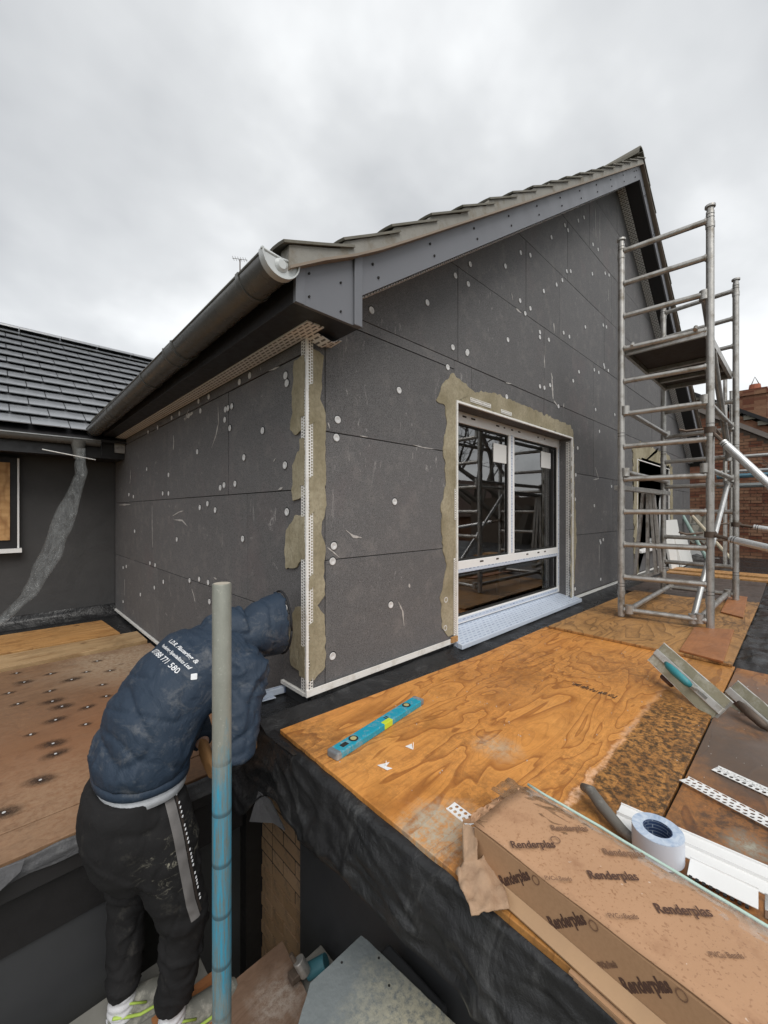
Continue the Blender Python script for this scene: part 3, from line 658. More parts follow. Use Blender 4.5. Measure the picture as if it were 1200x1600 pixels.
# verge: undercloak, mortar bed, individual tiles stepping up
for sgn in (1, -1):
    X = lambda d: XE + d if sgn == 1 else XR - d
    top = RXC - XE; ntile = 16; g = (top + .06) / ntile; nrm = Vector((-PITCH * sgn, 0, 1)).normalized(); al = Vector((sgn, 0, PITCH)).normalized()
    def low_end(k): return (-.05, .982) if k == 0 else (.224 + .2765 * (k - 1), 1.118 + PITCH * .2765 * (k - 1))
    ntile = 17
    for k in range(ntile):
        (da, za), (db, zb) = low_end(k), low_end(k + 1)
        if k == ntile - 1: db = top; zb = za + PITCH * (db - da)
        A2, B2 = Vector((X(da), VY, za)), Vector((X(db), VY, zb)); a2 = (B2 - A2).normalized(); n2 = Vector((-a2.z * sgn, 0, abs(a2.x)))
        B2 = B2 - n2 * .030 + a2 * .05; a2 = (B2 - A2); Ls = a2.length; a2.normalize(); n2 = Vector((-a2.z * sgn, 0, abs(a2.x)))
        mb = MB(); w_ = .30; prof = [(q / 8 * w_, .007 * math.sin(q / 8 * math.pi * 2)) for q in range(9)]; rings = []; dy = random.uniform(-.005, .004)
        for tt in (0, .5, 1):
            o_ = A2 + a2 * Ls * tt + Vector((0, dy, 0)) + n2 * .002 * nz((k, tt * 3, 0), 3)
            rings.append([o_ + Vector((0, y_, 0)) + n2 * h_ for y_, h_ in prof] + [o_ + Vector((0, y_, 0)) + n2 * (h_ - .010) for y_, h_ in reversed(prof)])
        mb.loft(rings); mb.build('roof_tile', TILE_OLD, ro, fix=True)
    # mortar bed (wavy lower and ragged)
    N = 180; lo = []; hi = []
    for q in range(N + 1):
        d = q / N * (top + .02) - .02; kink = .045 * math.exp(-((d) / .25) ** 2) if d >= 0 else .045
        zb = rake(1.156) + PITCH * (d + XE - 1.156) + .162 + max(0, kink)
        kk = 0
        while kk < 16 and low_end(kk + 1)[0] <= d: kk += 1
        (da, za), (db, zb2) = low_end(kk), low_end(kk + 1); f_ = (d - da) / (db - da)
        lo.append(Vector((X(d), 0, zb)))
        hi.append(Vector((X(d), 0, max(zb + .015, za + (zb2 - za) * f_ - .030 * f_ - .012 - .008 * abs(nz((d, sgn, 0), 9))))))
    mb = MB()
    for a, b_, c_, d_ in zip(lo, lo[1:], hi[1:], hi):
        yo = VY + .012 + .0015 * nz(a, 5)
        mb.obox
        mb.prism([(a.x, yo, a.z + .008), (b_.x, yo, b_.z + .008), (c_.x, yo, c_.z), (d_.x, yo, d_.z)], (0, .06, 0))
    mb.build('verge_mortar', VERGE, ro, fix=True)
    mb = MB()
    for a, b_ in zip(lo[::6], lo[6::6]):
        mb.prism([(a.x, VY + .002, a.z - .002), (b_.x, VY + .002, b_.z - .002), (b_.x, VY + .002, b_.z + .009), (a.x, VY + .002, a.z + .009)], (0, .10, 0))
    mb.build('undercloak', UNDERCLOAK, ro, fix=True)
    # tile courses over the rest of the slope
    mb = MB()
    for k in range(ntile):
        (da, za), (db, zb) = low_end(k), low_end(k + 1)
        if k == ntile - 1: db = top; zb = za + PITCH * (db - da)
        A2, B2 = Vector((X(da), VY + .302, za - .014)), Vector((X(db), VY + .302, zb - .042))
        mb.obox(A2, (B2 - A2) * 1.04, (0, 7.3, 0), nrm * .013)
    tag(mb.build('tile_courses', TILE_OLD, ro), kind='stuff')
    # barge board, sloping soffit and its perforated strip
    mb = MB(); xa = 1.15 if sgn == 1 else XR - (1.15 - XE); xb = RXC
    if sgn == 1: P = [(xa, rake(xa)), (xb, rake(xb)), (xb, rake(xb) + .17), (xa, rake(xa) + .17)]
    else: P = [(xa, rake(xa)), (xb, rake(xb)), (xb, rake(xb) + .17), (xa, rake(xa) + .17)]
    mb.prism([(x, 1.342, z) for x, z in P], (0, .016, 0)); bo = mb.build('barge_board', BOARD_GREY, ro, bev=.001)
    sxx = [x_ + .035 for x_ in (1.20, 1.22)] if sgn == 1 else [XR - .4, XR - .42]
    for k in range(12):
        d = .42 + k * .40
        for e_, dz in ((0, .12), (.035, .05)):
            x_ = XE + d + e_ if sgn == 1 else XR - d - e_
            mb = MB(); mb.tube([(x_, 1.342, rake(x_) + dz), (x_, 1.337, rake(x_) + dz)], .006, 8); 
            if x_ > 1.2 and x_ < XR - .4: mb.build('nail_head', JOINT, ro)
    mb = MB(); mb.prism([(xa, 1.358, rake(xa) + .012), (xb, 1.358, rake(xb) + .012), (xb, 1.358, rake(xb) + .022), (xa, 1.358, rake(xa) + .022)], (0, WY - 1.358 + .03, 0)); mb.build('verge_soffit', SOFFIT, ro)
    mb = MB(); mb.prism([(xa, WY - .085, rake(xa) + .006), (xb, WY - .085, rake(xb) + .006), (xb, WY - .085, rake(xb) + .0115), (xa, WY - .085, rake(xa) + .0115)], (0, .084, 0)); mb.build('soffit_strip', PERF, ro)
# ridge tiles
rm = MB(); rings = []
for t in (0, .44):
    rings.append([(math.cos(a) * r, t, math.sin(a) * r) for r, rev in ((.14, 0), (.125, 1)) for a in ([math.pi * q / 10 for q in range(11)] if not rev else [math.pi * q / 10 for q in reversed(range(11))])])
rm.loft(rings); rmesh = rm.mesh('ridge_tile'); rmesh.materials.append(TILE_OLD)
for k in range(17): inst('ridge_tile', rmesh, None, ro, Matrix.Translation((RXC, 1.32 + k * .45, .975 + PITCH * (RXC - XE) - .055)))
# boxed eaves end
mb = MB(); pts = [(.825, .80), (1.108, .80), (1.108, 1.12), (1.0, 1.05), (.825, 1.0)]
mb.prism([(x, 1.342, z) for x, z in pts], (0, .016, 0)); mb.build('eaves_box', BOARD_GREY, ro, bev=.001)
mb = MB(); mb.box((1.108, 1.331, .800), (1.152, 1.36, 1.13)); mb.build('cover_strip', BOARD_GREY, ro, bev=.003)
mb = MB(); mb.box((.823, 1.336, .798), (.862, 1.3415, .985)); mb.build('corner_trim', BOARD_GREY, ro, bev=.001)
for x_, z_ in ((.885, .93), (.885, .84), (1.04, .955), (1.04, .835)):
    mb = MB(); mb.tube([(x_, 1.342, z_), (x_, 1.337, z_)], .0045, 8); mb.build('nail_head', JOINT, ro)
mb = MB(); mb.box((.822, 5.22, .58), (1.033, 5.679, .82)); mb.box((.825, 5.20, .575), (1.033, 5.22, .80)); mb.build('eaves_return', SOFFIT, ro)
mb = MB(); mb.box((.825, 1.358, .80), (.841, 5.2, .97)); mb.build('eaves_fascia', SOFFIT, ro, bev=.001)
mb = MB(); mb.box((.841, 1.358, .801), (WX + .05, 5.2, .812)); mb.box((WX + .05, 1.358, .801), (1.15, WY, .812)); mb.build('eaves_soffit', SOFFIT, ro)
mb = MB(); mb.box((WX - .095, 1.44, .7945), (WX - .008, 5.2, .8005)); mb.build('soffit_strip', PERF, ro)
mb = MB()
mb.grid(lambda u, v: (WX - .03 + u * .16, WY - .012 - v * .085 + .01 * math.sin(u * 9), .797 - .012 * math.exp(-((u - .55) / .25) ** 2) * 2.5 - .03 * max(0, u - .75) * (1 - v)), 16, 4); mb.build('soffit_strip', PERF, ro, solid=.002)
mb = MB(); mb.box((WX - .10, 5.15, .64), (WX - .006, 5.17, .795)); mb.build('strip_end', plain('pale_strip_end', (.40, .39, .38), .6, dirt=((.1, .1, .1), .8), scale=40), ro)

# gutter of the eaves
gut = MB(); rg, rgt = .070, .066; gx = .752
def gz(y): return .925 - (y - 1.31) * .018
rings = []
for y in (1.325, 5.16):
    o_ = [(gx + math.cos(a) * rg, y, gz(y) + math.sin(a) * rg) for a in [math.pi + math.pi * q / 16 for q in range(17)]]
    i_ = [(gx + math.cos(a) * rgt, y, gz(y) + math.sin(a) * rgt) for a in [math.pi + math.pi * q / 16 for q in reversed(range(17))]]
    rings.append(o_ + i_)
gut.loft(rings); go = gut.build('gutter', GUT, house, smooth='auto', fix=True)
mb = MB()
for y in (1.345,): pass
mb.box((gx - rg - .006, 1.33, gz(1.33) - .006), (gx - rg + .002, 5.16, gz(1.33) + .0)); 
for s_ in (0,):
    mb2 = MB(); mb2.tube([(gx - rg, 1.33, gz(1.33)), (gx - rg, 5.16, gz(5.16))], .005, 8); mb2.build('gutter_lip', GUT, go, smooth=True)
def ringpart(y0, y1, r, name, mat):
    m_ = MB(); rr = []
    for y in (y0, y1):
        o_ = [(gx + math.cos(a) * r, y, gz(y) + math.sin(a) * r) for a in [math.pi * .97 + math.pi * 1.06 * q / 16 for q in range(17)]]
        i_ = [(gx + math.cos(a) * (rg + .0005), y, gz(y) + math.sin(a) * (rg + .0005)) for a in [math.pi * .97 + math.pi * 1.06 * q / 16 for q in reversed(range(17))]]
        rr.append(o_ + i_)
    m_.loft(rr); return m_.build(name, mat, go, smooth='auto', fix=True)
for y in (1.52, 2.98, 4.1): ringpart(y, y + .025, rg + .005, 'bracket', GUT)
ringpart(2.33, 2.50, rg + .004, 'gutter_union', GUT); ringpart(2.34, 2.352, rg + .008, 'union_clip', GUT); ringpart(2.475, 2.487, rg + .008, 'union_clip', GUT)
# stop end: pale cap with a shaped rim
m_ = MB(); A_ = [math.pi + math.pi * q / 20 for q in range(21)]
m_.prism([(gx + math.cos(a) * (rg + .001), 1.321, gz(1.32) + math.sin(a) * (rg + .001)) for a in A_], (0, .005, 0)); m_.build('stop_end', GUT_END, go)
ringpart(1.314, 1.345, rg + .006, 'stop_end_rim', GUT_END)
m_ = MB(); m_.tube([(gx - rg - .008, 1.322, gz(1.32) + .004), (gx, 1.322, gz(1.32) - .004), (gx + rg + .01, 1.322, gz(1.32) + .003)], .0055, 8); m_.build('stop_end_lip', GUT_END, go, smooth=True)
m_ = MB(); m_.tube([(gx, 1.320, gz(1.3) - .028), (gx, 1.311, gz(1.3) - .028)], [.026, .016], 20); m_.build('stop_end_boss', GUT_END, go, smooth='auto')

# ------------------------------------------------------------------ REAR WING
wing = thing('house_wing', 'low rear wing with shiny dark tiled roof and boarded up window', 'house', (-2, 7, -1.1))
mb = MB(); mb.box((-6, 5.68, -1.1), (1.034, 5.78, .62)); ww = mb.build('wall', BREATH, wing)
mb = MB(); mb.grid(lambda u, v: (-6 + u * 7.03, 5.672 - .012 * max(0, nz((u * 9, v * 1.5, 0), 1.3, 3)), -1.09 + v * 1.70), 90, 24); mb.build('membrane_sheet', BREATH, ww, smooth=True)
mb = MB(); mb.grid(lambda u, v: (-6 + u * 7.03, 5.66 - .10 * (1 - v) ** 2 + .012 * nz((u * 14, v * 3, 2), 1.5), -1.2 + v * (.125 + .01 * nz((u * 10, 0, 0), 1.))), 120, 8); mb.build('black_upstand', MEMB, ww, smooth=True)
mb = MB(); mb.box((-.90, 5.60, -.37), (.17, 5.67, .56)); wi = mb.build('window', BLACKB, wing, bev=.003)
mb = MB(); mb.box((-.84, 5.585, -.285), (.115, 5.599, .50)); mb.build('osb_board', OSB, wi)
mb = MB(); mb.box((.171, 5.60, -.37), (.186, 5.66, .55)); mb.build('white_trim', PVC_BRIGHT, wi)
mb = MB(); mb.box((-.95, 5.57, -.415), (.205, 5.66, -.372)); mb.build('sill', PVC_BRIGHT, wi)
mb = MB(); mb.box((-6, 5.20, .575), (.822, 5.218, .75)); mb.build('fascia', SOFFIT, wing)
mb = MB(); mb.box((-6, 5.218, .59), (.99, 5.68, .60)); mb.build('soffit', SOFFIT, wing)
mb = MB(); rings = []; rw = .058; gzr = .742
for x in (-6, .80):
    rings.append([(x, 5.135 + math.cos(a) * rw, gzr + math.sin(a) * rw) for a in [math.pi + math.pi * q / 14 for q in range(15)]] + [(x, 5.135 + math.cos(a) * (rw - .004), gzr + math.sin(a) * (rw - .004)) for a in [math.pi + math.pi * q / 14 for q in reversed(range(15))]])
mb.loft(rings); wg = mb.build('gutter', GUT, wing, smooth='auto', fix=True)
mb = MB(); mb.tube([(-6, 5.135 - rw, gzr), (.80, 5.135 - rw, gzr)], .006, 8); mb.build('gutter_lip', GUT_END, wg, smooth=True)
mb = MB(); mb.tube([(.62, 5.135, gzr - .02), (.62, 5.135, gzr - .09), (.62, 5.135, gzr - .2)], [.075, .055, .04], 14); mb.build('outlet', GUT, wg, smooth='auto')
mb = MB(); mb.tube([(.33, 5.06, .60), (.75, 5.05, .535)], .005, 6); mb.build('string', PVCW, wg)
# roof of the wing
PW = .70; EY, EZ = 5.10, .79; al = Vector((0, 1, PW)).normalized(); nr = Vector((0, -PW, 1)).normalized()
mb = MB(); mb.prism([(-6, EY, EZ - .03), (-6, 7.52, EZ + PW * 2.42 - .03), (-6, 7.52, EZ + PW * 2.42 - .06), (-6, EY, EZ - .06)], (9, 0, 0)); wr = mb.build('roof', SOFFIT, wing)
tm = MB(); tw, tl = .295, .30
tm.loft([[(x, y, z) for x, z in ((.003, .016), (tw - .003, .016), (tw - .003, .024), (tw * .5, .025), (.003, .024))] for y in (0, tl)]); tmesh = tm.mesh('roof_tile', Vector()); tmesh.materials.append(TILE)
b_ = bmesh.new(); b_.from_mesh(tmesh); bmesh.ops.recalc_face_normals(b_, faces=b_.faces); b_.to_mesh(tmesh); b_.free()
gauge = .226; nrow = 13
for r in range(nrow):
    s0 = r * gauge; base = Vector((0, EY, EZ)) + al * s0
    zr = base.z; xv = XE + (zr - .99) / PITCH if zr > .99 else .9
    xs_ = -4.2 + (.148 if r % 2 else 0) 
    while xs_ < min(2.6, max(1.1, xv + .3)):
        if xs_ + tw > -1.3 - r * .12:
            a_ = (al - nr * .165).normalized(); n_ = Vector((0, -a_.z, a_.y))
            o_ = Vector((xs_, base.y + random.uniform(-.003, .003), base.z + .030))
            inst('roof_tile', tmesh, None, wr, Matrix(((1, 0, 0, o_.x), (0, a_.y, n_.y, o_.y), (0, a_.z, n_.z, o_.z), (0, 0, 0, 1))))
        xs_ += tw + .002
rt = MB(); rings = []
for t in (0, .44):
    rings.append([(t, math.cos(a) * .12, math.sin(a) * .06) for a in [math.pi * q / 8 for q in range(9)]] + [(t, math.cos(a) * .10, math.sin(a) * .04) for a in [math.pi * q / 8 for q in reversed(range(9))]])
rt.loft(rings); rtm = rt.mesh('ridge_tile'); rtm.materials.append(TILE)
cl = MB(); cl.box((-.012, -.128, -.01), (.02, .128, .068)); 
for k in range(20): inst('ridge_tile', rtm, None, wr, Matrix.Translation((-4.2 + k * .445, 7.48, EZ + PW * 2.38 + .02)))
mb = MB(); mb.prism([(.86, 5.2, .90), (2.9, 7.48, 2.47), (3.1, 7.48, 2.52), (1.0, 5.2, .95)], (0, 0, .012)); mb.build('valley_flashing', plain('lead_flashing', (.22, .23, .24), .4, .3), wr)
# polythene downpipe sleeve hanging from the outlet
b_ = MB(); path = [atD(127, 700, 4.05), atD(126, 740, 3.95), atD(104, 800, 3.85), atD(78, 870, 3.7), atD(45, 930, 3.55), atD(0, 972, 3.4), atD(-60, 1000, 3.3)]
wds = [.045, .06, .10, .105, .065, .04, .04]
def pth(u):
    f = u * (len(path) - 1); i = min(int(f), len(path) - 2); q = f - i; return path[i].lerp(path[i + 1], q), wds[i] + (wds[i + 1] - wds[i]) * q
side = Vector((SA, -CA, 0))
def slv(u, v):
    p, w_ = pth(u); a = v * 2 * math.pi; p = p + side * math.cos(a) * w_ + Vector((CA, SA, 0)) * math.sin(a) * .03
    return p + Vector((nz(p, 7, 1), nz(p, 7, 2), nz(p, 9, 3))) * .014
b_.grid(slv, 60, 24)
tag(b_.build('plastic_sleeve', FILM, smooth=True), 'clear crumpled polythene downpipe sleeve hanging from the rear gutter', 'plastic sleeve')

# ------------------------------------------------------------------ FLAT ROOF (right) and lower flat roof (left)
DZ = -.90
fr_ = thing('flat_roof', None, None, (0, 0, DZ), kind='structure')
mb = MB(); mb.box((.80, -6, DZ - .22), (10.6, WY - .02, DZ)); mb.box((.80, WY - .02, DZ - .22), (WX + .01, 1.84, DZ)); mb.build('roof_slab', MEMB, fr_)
mb = MB()
def top_(u, v):
    x = .79 + u * 9.8; y = 1.30 + v * .27; p = Vector((x, y, 0))
    return (x, y, DZ + .003 + .012 * max(0, nz(p, 6)) + .03 * max(0, v - .75) * 4)
mb.grid(top_, 400, 12); mb.build('membrane_upstand', MEMB, fr_, smooth=True)
mb = MB(); mb.box((WX + .02, WY - .004, DZ), (10, WY + .03, -.848)); mb.build('upstand', MEMB, fr_)
mb = MB()
def wet(u, v):
    x = 2.95 + u * 6; y = -.2 + v * -3.5 + .5; p = Vector((x * 1.0, y * 3.2, 0)); return (x, y, DZ + .004 + .016 * abs(nz(p, 3.5, 2)) + .012 * nz(p, 9, 4))
mb.grid(wet, 200, 160); mb.build('loose_membrane', MEMB_WET, fr_, smooth=True)
# draped membrane over the left edge
def drape(u, v):
    y = 1.86 - u * 2.6; p = Vector((0, y * 1.0, v * .4))
    L = .205 + .03 * nz((y, 0, 0), 4, 5) + .16 * math.exp(-((y - 1.62) / .10) ** 2) + .05 * math.exp(-((y - 1.2) / .12) ** 2)
    x = .792 - .035 * v - (.030 * nz(p, 5.5, 1) + .012 * nz(p, 17, 2) + .012 * (1 - min(1, abs(nz((0, y + v * .25, v * .3), 8, 4)) * 4)) ** 2) * (v ** .6) - .03 * math.exp(-((y - 1.62) / .15) ** 2) * v
    if v < .08: x = .83 - .038 * v / .08
    return (x, y, DZ + .006 - max(0, v - .04) * L + .006 * nz(p, 15, 3))
mb = MB(); mb.grid(drape, 260, 26); mb.build('membrane_drape', MEMB, fr_, smooth=True, solid=.003)
mb = MB(); mb.grid(lambda u, v: (.80 + v * .03 + .02 * nz((u * 5, v, 1), 3), 1.86 - .015 * u + .01 * nz((u * 3, v * 4, 0), 2), DZ - u * .40) if False else (.79 + u * .245, 1.855 - .03 * v, DZ + .004 - v * .36 + .01 * nz((u * 4, v * 3, 0), 2)), 14, 20); mb.build('membrane_drape', MEMB, fr_, smooth=True, solid=.003)
mb = MB(); mb.prism([Vector(p) for p in (atD(391, 1282, 1.66), atD(428, 1284, 1.60), atD(446, 1296, 1.56), atD(424, 1250, 1.58), atD(405, 1235, 1.62))], Vector((-.006, -.004, 0))); mb.build('membrane_flap', membrane('grey_membrane_flap', .10, .5, .5, .2), fr_)
lfr = thing('lower_flat_roof', None, None, (0, 0, -1.2), kind='structure')
mb = MB(); mb.box((-6, 1.86, -1.30), (WX + .01, 5.68, -1.195)); mb.build('roof_slab', MEMB, lfr)
mb = MB(); mb.grid(lambda u, v: (-4 + u * 4.95, 1.845 - .02 * v + .014 * nz((u * 22, v * 3, 0), 1.4), -1.178 - v * (.055 + .03 * nz((u * 12, 0, 4), 1.2)) + .006 * nz((u * 30, v, 0), 2)), 160, 6); mb.build('membrane_edge', membrane('grey_blue_membrane', .075, .45, .6, .3), lfr, smooth=True, solid=.004)
mb = MB(); mb.prism([onY(x, y, 1.80) for x, y in ((-40, 1372), (38, 1345), (32, 1362), (-10, 1402), (-60, 1440))], (0, .004, 0)); mb.build('membrane_flap', membrane('grey_membrane_tail', .13, .5, .4, .2), lfr)

# plywood sheets
def sheet(name, P, z, th, mat, label, cat='plywood sheet', group=None, step=.12, amp=.002):
    c = sum((Vector((p[0], p[1], z)) for p in P), Vector()) / len(P)
    mb = MB(); mb.prism([(x, y, z) for x, y in P], (0, 0, th))
    o = mb.build(name, mat, None, bev=.002); tag(o, label, cat, group); return o
G1 = 'plywood sheets protecting the flat roof'
sheet('plywood_sheet', [(.832, 1.470), (.800, .295), (1.6, .283), (3.03, .275), (3.05, 1.375), (2.2, 1.385)], DZ + .004, .018, PLY_A, 'large orange plywood sheet with wavy grain carrying the blue spirit level', group=G1)
sheet('plywood_sheet', [(3.02, 1.345), (3.00, .285), (5.25, .30), (5.05, .86), (5.08, 1.30)], DZ + .024, .016, PLY_B, 'mouldy black speckled plywood sheet under the front feet of the scaffold tower', group=G1)
sheet('plywood_sheet', [(.862, .288), (1.6, .276), (3.02, .268), (3.0, -.95), (.86, -.95)], DZ + .004, .017, PLY_C, 'dark rain stained plywood sheet under the white beads and tape roll', group=G1)
sheet('plywood_sheet', [(5.12, 1.40), (5.10, .30), (6.9, .33), (6.95, 1.40)], DZ + .004, .018, PLY_D, 'soaked dark brown plywood sheet behind the scaffold tower', group=G1)
sheet('timber_plank', [(6.98, 1.40), (6.98, -1.2), (7.22, -1.2), (7.22, 1.40)], DZ + .004, .03, PLANK_NEW, 'nearer of two bright new planks beyond the scaffold tower', 'plank', 'new planks beyond the tower')
sheet('timber_plank', [(7.42, 1.45), (7.42, -1.3), (7.75, -1.3), (7.75, 1.45)], DZ + .004, .03, PLANK_NEW, 'farther of two bright new planks beyond the scaffold tower', 'plank', 'new planks beyond the tower')
sheet('plywood_pad', [onZ(x, y, DZ + .05).xy[:] for x, y in ((1062, 1016), (1130, 1034), (1147, 984), (1085, 980))], DZ + .041, .012, PLY_PAD, 'reddish square plywood pad under the near corner post of the tower', 'pad', 'pads under the scaffold tower')
sheet('plywood_pad', [onZ(x, y, DZ + .05).xy[:] for x, y in ((1126, 956), (1161, 965), (1168, 933), (1140, 929))], DZ + .041, .012, PLY_PAD, 'reddish square plywood pad under the far right post of the tower', 'pad', 'pads under the scaffold tower')
G2 = 'boards on the lower flat roof'
sheet('plywood_sheet', [(-3, 2.03), (.93, 2.035), (1.0, 2.2), (1.01, 4.08), (-3, 4.10)], -1.193, .018, PLY_L, 'wide brown plywood sheet with nail heads behind the bending man', group=G2)
sheet('plywood_sheet', [(-3, 1.852), (.88, 1.862), (.94, 2.028), (-3, 2.024)], -1.193, .018, PLY_L, 'narrow brown plywood strip along the edge of the lower roof', group=G2)
sheet('timber_plank', [(-3, 4.66), (.88, 4.60), (.84, 5.28), (-3, 5.36)], -1.193, .022, PLANK_NEW, 'wet orange board nearest the rear wall on the lower roof', 'plank', G2)
sheet('timber_plank', [(-3, 4.12), (1.0, 4.13), (1.0, 4.50), (-3, 4.50)], -1.193, .036, PLANK_PALE, 'pale pine plank beside the big brown plywood sheet', 'plank', G2)
# nail heads with dark stains on the left sheet
nm = MB(); nm.tube([(0, 0, 0), (0, 0, .0025)], .006, 8); nmesh = nm.mesh('nail_head'); nmesh.materials.append(CAP)
sm_ = MB(); sm_.prism([(math.cos(a) * .05, math.sin(a) * .034, 0) for a in [2 * math.pi * q / 14 for q in range(14)]], (0, 0, .0006))
STM = M_('tannin_stain', .6); STM.col(DARKWET); STM.set(STM.b.inputs['Alpha'], STM.ramp(STM.math('ADD', STM.n('ShaderNodeTexGradient', gradient_type='SPHERICAL').outputs[0], 0.), (0, 0.), (1, 1.)))
lsheet = [o for o in C.objects if o.get('label', '').startswith('wide brown')][0]
def stain_nodes():
    m = M_('tannin_stain_', .6); m.col(DARKWET); mp_ = m.co((1 / .05, 1 / .034, 1)); g_ = m.n('ShaderNodeTexGradient', gradient_type='SPHERICAL'); m.t.links.new(mp_, g_.inputs[0])
    f = m.math('MULTIPLY', m.math('POWER', g_.outputs[0], 1.6), m.ramp(m.noise(60, 5, .8), (.35, .2), (.65, 1.))); m.set(m.b.inputs['Alpha'], m.math('MULTIPLY', f, 1.0, True)); return m.m
STN = stain_nodes(); smesh = sm_.mesh('stain'); smesh.materials.append(STN)
for x, y in ((38, 1066), (26, 1052), (82, 1096), (78, 1080), (97, 1104), (87, 1125), (134, 1132), (137, 1105), (83, 1162), (87, 1178), (63, 1219), (6, 1270), (79, 1053), (112, 1062), (135, 1050), (152, 1033), (160, 1070), (166, 1088), (172, 1048), (28, 1100), (14, 1083), (48, 1148)):
    p = onZ(x, y, -1.175); inst('nail_head', nmesh, None, lsheet, Matrix.Translation((p.x, p.y, -1.175)))
    inst('nail_stain', smesh, None, lsheet, Matrix.Translation((p.x, p.y, -1.1747)) @ Matrix.Rotation(random.uniform(-.5, .5), 4, 'Z') @ Matrix.Scale(random.uniform(.8, 1.8), 4))
# printed stamp on the orange sheet
orange = [o for o in C.objects if o.get('label', '').startswith('large orange')][0]
mb = MB(); a0 = onZ(893, 1070, DZ + .0235); a1 = onZ(960, 1092, DZ + .0235); dx_ = (a1 - a0) / 34; up_ = Vector((dx_.y, -dx_.x, 0)).normalized() * -.05
if up_.x < 0: up_ = -up_
for k in range(34):
    if k % 7 == 6: continue
    h_ = random.uniform(.5, 1); q0 = random.uniform(0, .3)
    mb.obox(a0 + dx_ * k + up_ * q0, dx_ * random.choice((.45, .7)), up_ * h_ * .8, (0, 0, .0004))
mb.build('printed_stamp', BLACKP, orange)

# ------------------------------------------------------------------ BELOW THE ROOFS
base = thing('ground_floor', 'shaded ground floor walls with buff brick pier and dark grey panels', 'wall', (.9, 1.5, -2))
mb = MB(); mb.box((1.06, 1.60, -3.6), (1.3, 2.02, -1.10)); pier = mb.build('brick_pier', MORT, base)
bm_ = MB(); bm_.box((-.012, 0, 0), (0, .215, .065)); bme = bm_.mesh('brick'); bme.materials.append(BRICK_BUFF)
bh = MB(); bh.box((-.012, 0, 0), (0, .102, .065)); bhe = bh.mesh('brick'); bhe.materials.append(BRICK_BUFF)
for r in range(25):
    z = -2.955 + r * .075; y = 1.602
    seq = [1, .5, 1] if r % 2 else [.5, 1, .5, .5]
    if r % 2 == 0: seq = [.5, 1, .5]
    for s_ in seq:
        me_ = bme if s_ == 1 else bhe
        inst('brick', me_, None, pier, Matrix.Translation((1.06 + random.uniform(-.001, .001), y, z))); y += (.225 if s_ == 1 else .1125)
mb = MB(); mb.box((1.05, 1.590, -3.6), (1.3, 1.5995, -1.10)); mb.build('pier_return', BRICK_BUFF, base)
mb = MB(); mb.box((1.00, -4, -3.6), (1.25, 1.588, -1.12)); mb.build('dark_panel', DARKP, base)
mb = MB(); mb.box((.96, 2.05, -3.6), (1.3, 2.12, -1.30)); mb.build('post', BLACKB, base)
mb = MB(); mb.box((.70, 2.12, -3.6), (.96, 2.16, -1.46)); mb.build('door_leaf', DARKP, base, bev=.004)
mb = MB(); mb.box((.40, 2.3, -3.6), (.70, 2.34, -1.2)); mb.box((.40, 1.9, -3.6), (.43, 2.3, -1.3)); mb.build('back_panel', BLACKB, base)
mb = MB(); mb.box((-4, 1.875, -1.505), (.86, 1.90, -1.30)); mb.box((.86, 1.9, -1.42), (1.06, 1.92, -1.30)); mb.build('fascia_board', BLACKB, base)
mb = MB(); mb.box((-4, 1.885, -3.6), (.40, 1.90, -1.50)); mb.build('dark_panel', DARKP, base)
mb = MB(); mb.box((-4, 1.840, -1.30), (.90, 1.858, -1.205)); mb.build('roof_edge', SOFFIT, base, bev=.003)
# platform the men stand on
plat = thing('scaffold_platform', 'grey scaffold boards the bending man stands on', 'platform', (.4, 1, -1.83))
for k in range(6):
    mb = MB(); y0 = -.6 + k * .40; mb.box((-1.5, y0 + .004, -1.84), (.98 if y0 < 1.2 else .60, y0 + .396 if y0 + .4 < 1.87 else 1.87, -1.80 + random.uniform(-.002, .002))); mb.build('board', plain('grey_board%d' % k, (.20, .195, .175), .85, var=.2, scale=9, bump=.3), plat, bev=.003)
mb = MB(); mb.prism([(x, y, -1.785) for x, y in ((.86, 1.50), (.60, 1.50), (.53, 1.02), (.80, 1.02))], (0, 0, .012)); tag(mb.build('plywood_offcut', PLY_LOW, bev=.002), 'dusty grey brown plywood offcut below the brick pier', 'plywood offcut')
mb = MB(); mb.box((.40, .9, -1.798), (.62, 1.60, -1.787)); tag(mb.build('hardboard_strip', PLY_PAD), 'reddish brown board strip under the trainers beside the steel tube', 'board')
# mortar board with plaster
m = M_('blue_grey_slate_board', .7)
c = m.mix(m.noise(11, 7, .7), (.13, .15, .155), (.24, .265, .27)); c = m.mix(m.math('MULTIPLY', m.near((.83, .70, -1.44), .06, .28), m.ramp(m.noise(55, 5, .75), (.36, .1), (.55, 1.))), c, (.58, .54, .40))
m.col(c); m.bump(m.noise(60, 5), .5, .004); m.bump(m.noise(6, 4), .4, .01)
P = jag([onZ(x, y, -1.44) for x, y in ((565, 1460), (485, 1535), (440, 1680), (600, 1760), (765, 1660), (712, 1600))], .03, .002, 3)
for p in P: p.z = -1.452
mb = MB(); mb.prism(P, (0, 0, .012)); mo = mb.build('mortar_board', m.m, None, bev=.001); tag(mo, 'blue grey board dusted with dried plaster at the bottom of the gap', 'board')
for x, y in ((534, 1504), (592, 1497), (608, 1540)):
    p = onZ(x, y, -1.44); mb = MB(); mb.tube([(p.x, p.y, -1.4399), (p.x, p.y, -1.4392)], .004, 8); mb.build('nail_hole', JOINT, mo)
